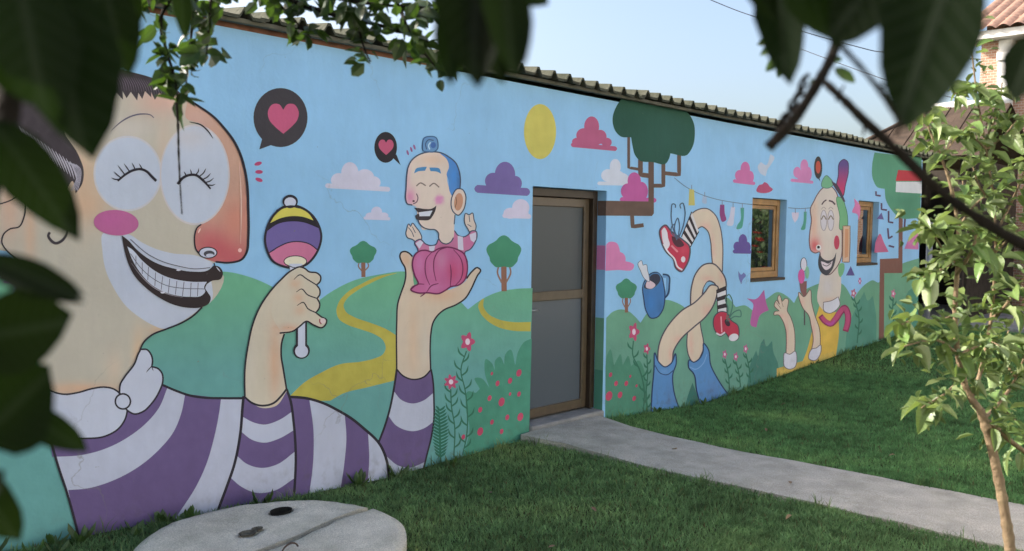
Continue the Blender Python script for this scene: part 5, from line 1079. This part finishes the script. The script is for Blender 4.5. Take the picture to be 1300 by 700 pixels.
def sap_leaf(b, L=None, dr=None):
    L = L or .082*RS.uniform(.55, 1.3)
    dr = dr or Vector((RS.uniform(-1, 1), RS.uniform(-1, 1), RS.uniform(-.75, .7))).normalized()
    nrm = Vector((RS.uniform(-.7, .7), RS.uniform(-.7, .7), 1)).normalized()
    if abs(nrm.dot(dr)) > .92: nrm = Vector((1, .1, 0))
    put_leaf(sap, RS.choice(LN_sap), b+dr*.016, b+dr*(L+.016), nrm, RS.uniform(.9, 1.5))
for i, l in enumerate(limbs):
    n = [34, 10, 34, 11, 11, 10, 12, 15, 14, 11, 8, 10, 12, 9, 9, 8, 8, 10, 8, 10, 9, 8, 8, 8][i]
    for k in range(n):
        t = RS.uniform(.12 if i in (0, 1, 2) else .25, 1.0); sap_leaf(l[int(t*(len(l)-1))])
    sap_leaf(l[-1], .07)
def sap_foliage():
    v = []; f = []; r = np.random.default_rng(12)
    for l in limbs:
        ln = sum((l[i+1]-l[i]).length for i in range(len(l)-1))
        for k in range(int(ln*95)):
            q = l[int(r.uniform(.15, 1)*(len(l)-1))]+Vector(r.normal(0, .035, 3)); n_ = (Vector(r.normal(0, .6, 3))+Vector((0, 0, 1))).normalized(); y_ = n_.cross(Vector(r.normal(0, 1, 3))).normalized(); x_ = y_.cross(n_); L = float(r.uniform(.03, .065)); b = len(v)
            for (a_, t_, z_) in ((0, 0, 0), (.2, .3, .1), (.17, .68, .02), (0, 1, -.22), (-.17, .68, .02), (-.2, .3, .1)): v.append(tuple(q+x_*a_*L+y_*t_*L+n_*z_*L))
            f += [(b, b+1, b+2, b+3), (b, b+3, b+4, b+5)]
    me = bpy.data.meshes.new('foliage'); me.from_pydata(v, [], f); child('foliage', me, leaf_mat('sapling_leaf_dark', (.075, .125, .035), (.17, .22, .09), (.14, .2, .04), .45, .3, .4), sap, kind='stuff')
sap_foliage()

# ------------------------------------------------------------------ behind: open shed with a brown roof
M_brownroof = mat('brown_boarded_roof', (.055, .038, .027), .8, 6, .3, .4, 30, .2)
M_white = mat('white_paint', (.72, .72, .70), .6, 8, .06)
M_darkwall = mat('dark_stained_boards', (.035, .028, .022), .9, 7, .4, .4, 30)
shed = empty('open_shed', (18.2, 0, gz(18, 0)), 'dark open garden shed with a brown boarded roof beyond the wall end', 'shed')
sx0, sx1, sy0, sy1 = 16.9, 20.2, -.10, 1.75
mb = MB(); mb.box(sx1-.12, sx1, sy0, sy1, 0, 3.1); child('rear_wall', mb.mesh('rear_wall'), M_darkwall, shed)
mb = MB(); mb.box(sx0+.2, sx1-.12, sy1-.12, sy1, 0, 3.1); child('side_wall', mb.mesh('side_wall'), M_darkwall, shed); mb = MB(); mb.box(sx0+.2, sx1-.12, sy0, sy0+.12, 0, 3.1); child('side_wall', mb.mesh('side_wall'), M_darkwall, shed)
for y in (sy1-.08, .8, sy0+.08):
    mb = MB(); mb.box(sx0, sx0+.12, y-.06, y+.06, .02, 3.08); child('post', mb.mesh('post', .008), M_darkwall, shed)
mb = MB(); mb.box(sx0-.9, sx1, sy0-2.2, sy1+.1, -.1, gz(18, 0)+.05); child('floor_slab', mb.mesh('floor_slab', .02), M_concrete, shed)
mb = MB(); mb.box(sx0-.02, sx0+.14, sy0, sy1, 3.09, 3.22); child('beam', mb.mesh('beam', .01), M_darkwall, shed)
# roof: hipped plane towards the lawn made of boards, ridge cap painted white
ex, ez, rx_, rz = sx0-.35, 3.08, 18.3, 4.18
n = 13
for k in range(n):
    ya, yb = sy0-.3+(sy1+.55-sy0+.3)*k/n, sy0-.3+(sy1+.55-sy0+.3)*(k+1)/n-.012
    def top_at(y):      # the hip cuts the boards short at the +y end
        t = min(1, max(.02, (sy1+.55-y)/1.35)); return t
    ta, tb = top_at(ya), top_at(yb); up_ = .014*(k % 2)
    pt = lambda y, t, o: (ex+(rx_-ex)*t-o*.65, y, ez+(rz-ez)*t+o*.75)
    mb = MB(); v8 = [pt(ya,0,0),pt(yb,0,0),pt(yb,tb,0),pt(ya,ta,0),pt(ya,0,.03+up_),pt(yb,0,.03+up_),pt(yb,tb,.03+up_),pt(ya,ta,.03+up_)]
    mb.v = v8; mb.f = [(0,3,2,1),(4,5,6,7),(0,1,5,4),(1,2,6,5),(2,3,7,6),(3,0,4,7)]; mb.sm = [False]*6
    child('roof_board', mb.mesh('roof_board'), M_brownroof, shed)
mb = MB(); mb.tube([(rx_, sy0-.3, rz+.05), (rx_, sy1-.75, rz+.05)], .07, 8); child('ridge_cap', mb.mesh('ridge_cap'), M_white, shed)
mb = MB(); mb.tube([(rx_, sy1-.75, rz+.04), (ex, sy1+.55, ez+.05)], .05, 8); child('hip_cap', mb.mesh('hip_cap'), M_brownroof, shed)
mb = MB(); mb.quad((rx_, sy0-.3, rz), (rx_, sy1-.8, rz), (20.6, sy1+.4, ez), (20.6, sy0-.3, ez)); child('rear_roof', mb.mesh('rear_roof'), M_brownroof, shed)
# pale post standing at the wall's end
pp = PX(1176, 410, 16.2); post = MB(); post.tube([(16.2, pp.y, gz(16.2, pp.y)-.1), (16.2, pp.y, 1.9)], .055, 10).tube([(16.2, pp.y, 1.9), (16.2, pp.y, 1.93)], .07, 10)
obj('grey_post', post.mesh('grey_post'), mat('galvanised_post', (.3, .31, .33), .5, 10, .15, metallic=.2), label='slim grey post standing at the far end of the painted wall', cat='post')

# ------------------------------------------------------------------ brick house
def brick_mat():
    m = bpy.data.materials.new('orange_brick'); m.use_nodes = True; nt = m.node_tree; p = nt.nodes['Principled BSDF']; p.inputs['Roughness'].default_value = .9
    tc = nt.nodes.new('ShaderNodeTexCoord'); mp = nt.nodes.new('ShaderNodeMapping'); mp.inputs['Rotation'].default_value = (rad(90), 0, rad(90)); nt.links.new(tc.outputs['Object'], mp.inputs['Vector'])
    sx = nt.nodes.new('ShaderNodeSeparateXYZ'); nt.links.new(tc.outputs['Object'], sx.inputs[0]); ad = nt.nodes.new('ShaderNodeMath'); ad.operation = 'ADD'; nt.links.new(sx.outputs['X'], ad.inputs[0]); nt.links.new(sx.outputs['Y'], ad.inputs[1])
    cb = nt.nodes.new('ShaderNodeCombineXYZ'); nt.links.new(ad.outputs[0], cb.inputs['X']); nt.links.new(sx.outputs['Z'], cb.inputs['Y'])
    b = nt.nodes.new('ShaderNodeTexBrick'); b.inputs['Scale'].default_value = 4.2; b.inputs['Mortar Size'].default_value = .03; b.inputs['Color1'].default_value = (.42, .24, .16, 1); b.inputs['Color2'].default_value = (.33, .17, .11, 1); b.inputs['Mortar'].default_value = (.45, .38, .32, 1)
    nt.links.new(cb.outputs[0], b.inputs['Vector']); nt.links.new(b.outputs[0], p.inputs['Base Color']); return m
M_brick = brick_mat(); M_tile = mat('terracotta_tiles', (.27, .16, .115), .85, 9, .3, .5, 25)
hx = 22.0; c1, c2 = PX(1250, 100, hx), PX(1271, 100, hx)
house = empty('brick_house', (24.5, -2, gz(20, 0)), 'tall sunlit orange brick house with white trim behind the shed', 'house')
mb = MB(); mb.box(hx, 28, -7.5, c1.y, 0, 6.6); child('wall', mb.mesh('wall'), M_brick, house)
mb = MB(); mb.box(hx-.28, hx-.002, c2.y, c1.y+.02, 0, 6.05); child('brick_pier', mb.mesh('brick_pier', .01), M_brick, house)
mb = MB(); mb.box(hx-.33, hx-.001, c2.y-.26, c2.y-.004, 0, 6.05).box(hx-.37, hx-.33, c2.y-.29, c2.y+.02, 5.6, 5.8); child('white_pilaster', mb.mesh('white_pilaster'), M_white, house)
mb = MB(); mb.box(hx-.62, hx+.1, -7.8, c1.y+.3, 6.06, 6.24); child('fascia', mb.mesh('fascia', .01), M_white, house)
for wy in (-2.2, -4.6):
    mb = MB(); mb.box(hx-.05, hx-.003, wy-.6, wy+.6, 3.6, 5.0); f_ = child('window', mb.mesh('window', .01), M_white, house); mb = MB(); mb.box(hx-.06, hx-.051, wy-.5, wy+.5, 3.7, 4.9); obj('pane', mb.mesh('pane'), M_pane, f_)
for k in range(34):
    y0_ = -7.9+(c1.y+.45+7.9)*k/34; y1_ = y0_+(c1.y+.45+7.9)/34
    mb = MB(); arc = [(y0_+(y1_-y0_)*i/6, .07*math.sin(math.pi*i/6)) for i in range(7)]
    for (xx, zz) in ((hx-.75, 6.24), (25, 7.9)):
        for (yy, hh) in arc: mb.v.append((xx, yy, zz+hh))
    mb.f = [(i, i+1, 7+i+1, 7+i) for i in range(6)]; mb.sm = [True]*6; child('roof_tile_course', mb.mesh('roof_tile_course'), M_tile, house)
mb = MB(); mb.quad((25, -7.9, 7.9), (25, c1.y+.45, 7.9), (28.3, c1.y+.45, 6.2), (28.3, -7.9, 6.2)); child('rear_roof', mb.mesh('rear_roof'), M_tile, house)

# overhead wires
M_wire = mat('black_cable', (.03, .03, .035), .6)
def wire(pts, label):
    mb = MB(); mb.tube(bez(pts, 8), .012, 6); obj('overhead_wire', mb.mesh('overhead_wire'), M_wire, label=label, cat='wire')
wire([P(300, -330, 30), P(700, -90, 27), P(895, -3, 25), P(976, 27, 24), P(1090, 60, 23), P(1130, 67, 22.5), Vector((hx-.02, c1.y-.05, 5.7))], 'thin dark cable sagging across the open sky to the brick house')
wire([P(1010, 60, 30), P(1120, 100, 27), P(1200, 122, 24.5), Vector((hx-.02, c1.y-.03, 4.75))], 'lower thin cable running behind the large leaf to the brick house')

# garden beyond the right edge: flowering bush mirrored in the window glass, hedge behind the shed
def bush_thing(name, label, cat, c, rx, ry, rz, n, mleaf, fl=None, seed=1, size=.09):
    r = random.Random(seed); t = empty(name, (c[0], c[1], gz(c[0], c[1])), label, cat); mb = MB()
    for k in range(6): a = 6.28*k/6; mb.tube(bez([Vector((c[0], c[1], 0)), Vector((c[0]+rx*.3*math.cos(a), c[1]+ry*.3*math.sin(a), rz*.5)), Vector((c[0]+rx*.6*math.cos(a), c[1]+ry*.6*math.sin(a), rz*1.2))], 4), .018, 5)
    child('stem', mb.mesh('stem'), M_bark, t); v = []; f = []; cols = []
    def card(p, s_, nrm):
        x = nrm.cross(Vector((.3, .2, 1))).normalized(); y = nrm.cross(x); b = len(v); v.extend([tuple(p-x*s_*.5), tuple(p-y*s_+nrm*s_*.2), tuple(p+x*s_*.5), tuple(p+y*s_+nrm*s_*.2)]); f.append((b, b+1, b+2, b+3))
    for k in range(n):
        d = Vector((r.gauss(0, 1), r.gauss(0, 1), r.gauss(0, 1))).normalized(); q = r.random()**.45*(.85+.3*noise.noise(d*2.2+Vector((seed, 0, 0))))
        card(Vector((c[0]+d.x*rx*q, c[1]+d.y*ry*q, max(.05, rz+d.z*rz*q))), size*r.uniform(.6, 1.2), Vector((r.gauss(0, 1), r.gauss(0, 1), r.gauss(.4, 1))).normalized())
    me = bpy.data.meshes.new('foliage'); me.from_pydata(v, [], f); child('foliage', me, mleaf, t)
    if fl:
        for k in range(fl):
            d = Vector((-abs(r.gauss(0, 1)), r.gauss(0, 1), r.gauss(0, .8))).normalized(); p = Vector((c[0]+d.x*rx*.98, c[1]+d.y*ry*.98, rz-.35+d.z*rz*.7)); mb = MB(); s_ = r.uniform(.07, .12)
            for a in range(6):
                an = 6.28*a/6; e1_ = Vector((math.cos(an)*.3, math.sin(an), 0)); u_ = Vector((-.5, 0, .6)); mb.quad(p, p+e1_*s_+u_*.3*s_, p+e1_*s_*.6+u_*s_, p+u_*s_*.4)
            child('flower', mb.mesh('flower'), M_redfl, t)
    return t
M_redfl = mat('red_petals', (.55, .07, .03), .6, 20, .3); M_bushleaf = leaf_mat('bush_leaf', (.06, .12, .03), (.09, .14, .05), (.12, .2, .03), .5, .3)
bush_thing('flowering_bush', 'red flowering bush mirrored in the window glass', 'bush', (19.4, -5.2), 1.7, 1.7, 1.4, 5200, M_bushleaf, 150, 5)
bush_thing('leafy_shrub', 'leafy green shrub beside the open shed in front of the brick house', 'shrub', (20.6, -1.7), 1.1, 1.45, 1.25, 5200, M_bushleaf, None, 6)

# ------------------------------------------------------------------ unseen white house added behind the camera to bounce sunlight onto the wall
M_cream = mat('bounce_plaster', (.76, .76, .74), .9, 3, .08, .2, 50)
yh = empty('added_fill_house', (8, -13.5, 0), 'unseen two storey white house added to bounce sunlight onto the mural', 'house')
mb = MB(); mb.box(-9, 25, -17, -11, -.2, 5.6); child('wall', mb.mesh('wall'), M_cream, yh)
for fx in range(-6, 24, 4):
    for fz_ in (.95, 3.55):
        if fx == 6 and fz_ < 1: continue
        mb = MB(); mb.box(fx-.6, fx+.6, -10.997, -10.94, fz_, fz_+1.3); w_ = child('window', mb.mesh('window', .01), M_white, yh); mb = MB(); mb.box(fx-.5, fx+.5, -10.939, -10.93, fz_+.1, fz_+1.2); obj('pane', mb.mesh('pane'), M_pane, w_)
mb = MB(); mb.box(5.5, 6.5, -10.997, -10.93, .0, 2.1); child('door', mb.mesh('door', .01), M_wood_dark, yh)
for s_ in (0, 1):
    y0_ = -10.5 if s_ == 0 else -17.5
    mb = MB(); mb.quad((-9.5, y0_, 5.5), (25.5, y0_, 5.5), (25.5, -14, 7.6), (-9.5, -14, 7.6)).quad((-9.5, y0_, 5.42), (25.5, y0_, 5.42), (25.5, -14, 7.52), (-9.5, -14, 7.52)); child('roof', mb.mesh('roof'), M_tile, yh)

# ------------------------------------------------------------------ weeds and fallen leaves
M_weed = leaf_mat('weed_leaf', (.05, .10, .025), (.08, .12, .04), (.10, .18, .03), .5, .25); M_dry = leaf_mat('dry_leaf', (.20, .13, .07), (.22, .16, .10), (.2, .12, .05), .7, .1)
RW = random.Random(17)
def weed_mesh(seed):
    r = random.Random(seed); v = []; f = []
    for k in range(11):
        a = r.uniform(0, 6.28); e = r.uniform(.15, 1.1); L = r.uniform(.05, .11); d = Vector((math.cos(a)*math.cos(e), math.sin(a)*math.cos(e), math.sin(e))); s_ = Vector((-math.sin(a), math.cos(a), 0)); u_ = d.cross(s_); b = len(v)
        for (x_, t_, z_) in ((0, 0, 0), (.2, .35, .05), (.18, .7, 0), (0, 1, -.2), (-.18, .7, 0), (-.2, .35, .05)): v.append(tuple(d*L*(.15+t_)+s_*x_*L-u_*z_*L*.6))
        f += [(b, b+1, b+2, b+3), (b, b+3, b+4, b+5)]
    me = bpy.data.meshes.new('weed_plant'); me.from_pydata(v, [], f); me.materials.append(M_weed); return me
WM = [weed_mesh(k) for k in range(4)]
def put_small(name, me, x, y, label, cat, group, sc, dz=0.0):
    o = obj(name, me, None, None, label=label, cat=cat, group=group); o.location = (x, y, gz(x, y)+dz); o.rotation_euler = (0, 0, RW.uniform(0, 6.28)); o.scale = (sc,)*3; return o
for k in range(22):
    x = RW.uniform(1.25, 2.7) if k < 15 else RW.uniform(2.7, 4.6); put_small('weed_plant', RW.choice(WM), x, -RW.uniform(.04, .22), 'small broad leaved weed growing at the foot of the striped jersey', 'weed', 'weeds along the wall foot', RW.uniform(.6, 1.25))
for k in range(9): put_small('weed_plant', RW.choice(WM), RW.uniform(6.9, 13.5), -RW.uniform(.03, .12), 'small broad leaved weed growing at the foot of the wall past the door', 'weed', 'weeds past the door', RW.uniform(.5, .9))
for (x, y) in ((4.3, -1.6), (5.0, -2.6), (4.1, -.9), (7.2, -1.3), (7.0, -2.5), (8.6, -.8), (6.75, -2.9), (3.6, -1.9), (9.4, -1.9), (5.9, -1.2), (5.6, -2.3)):
    me = LN_mid[int(x*10) % 4].copy(); me.materials.clear(); me.materials.append(M_dry); on_path = PATH_X0 < x < PATH_X1
    o = put_small('fallen_leaf', me, x, y, 'small dry brown leaf fallen on the '+('path' if on_path else 'lawn'), 'leaf', 'fallen leaves on the '+('path' if on_path else 'lawn'), .05, .042); o.rotation_euler[0] = RW.uniform(-.25, .25)
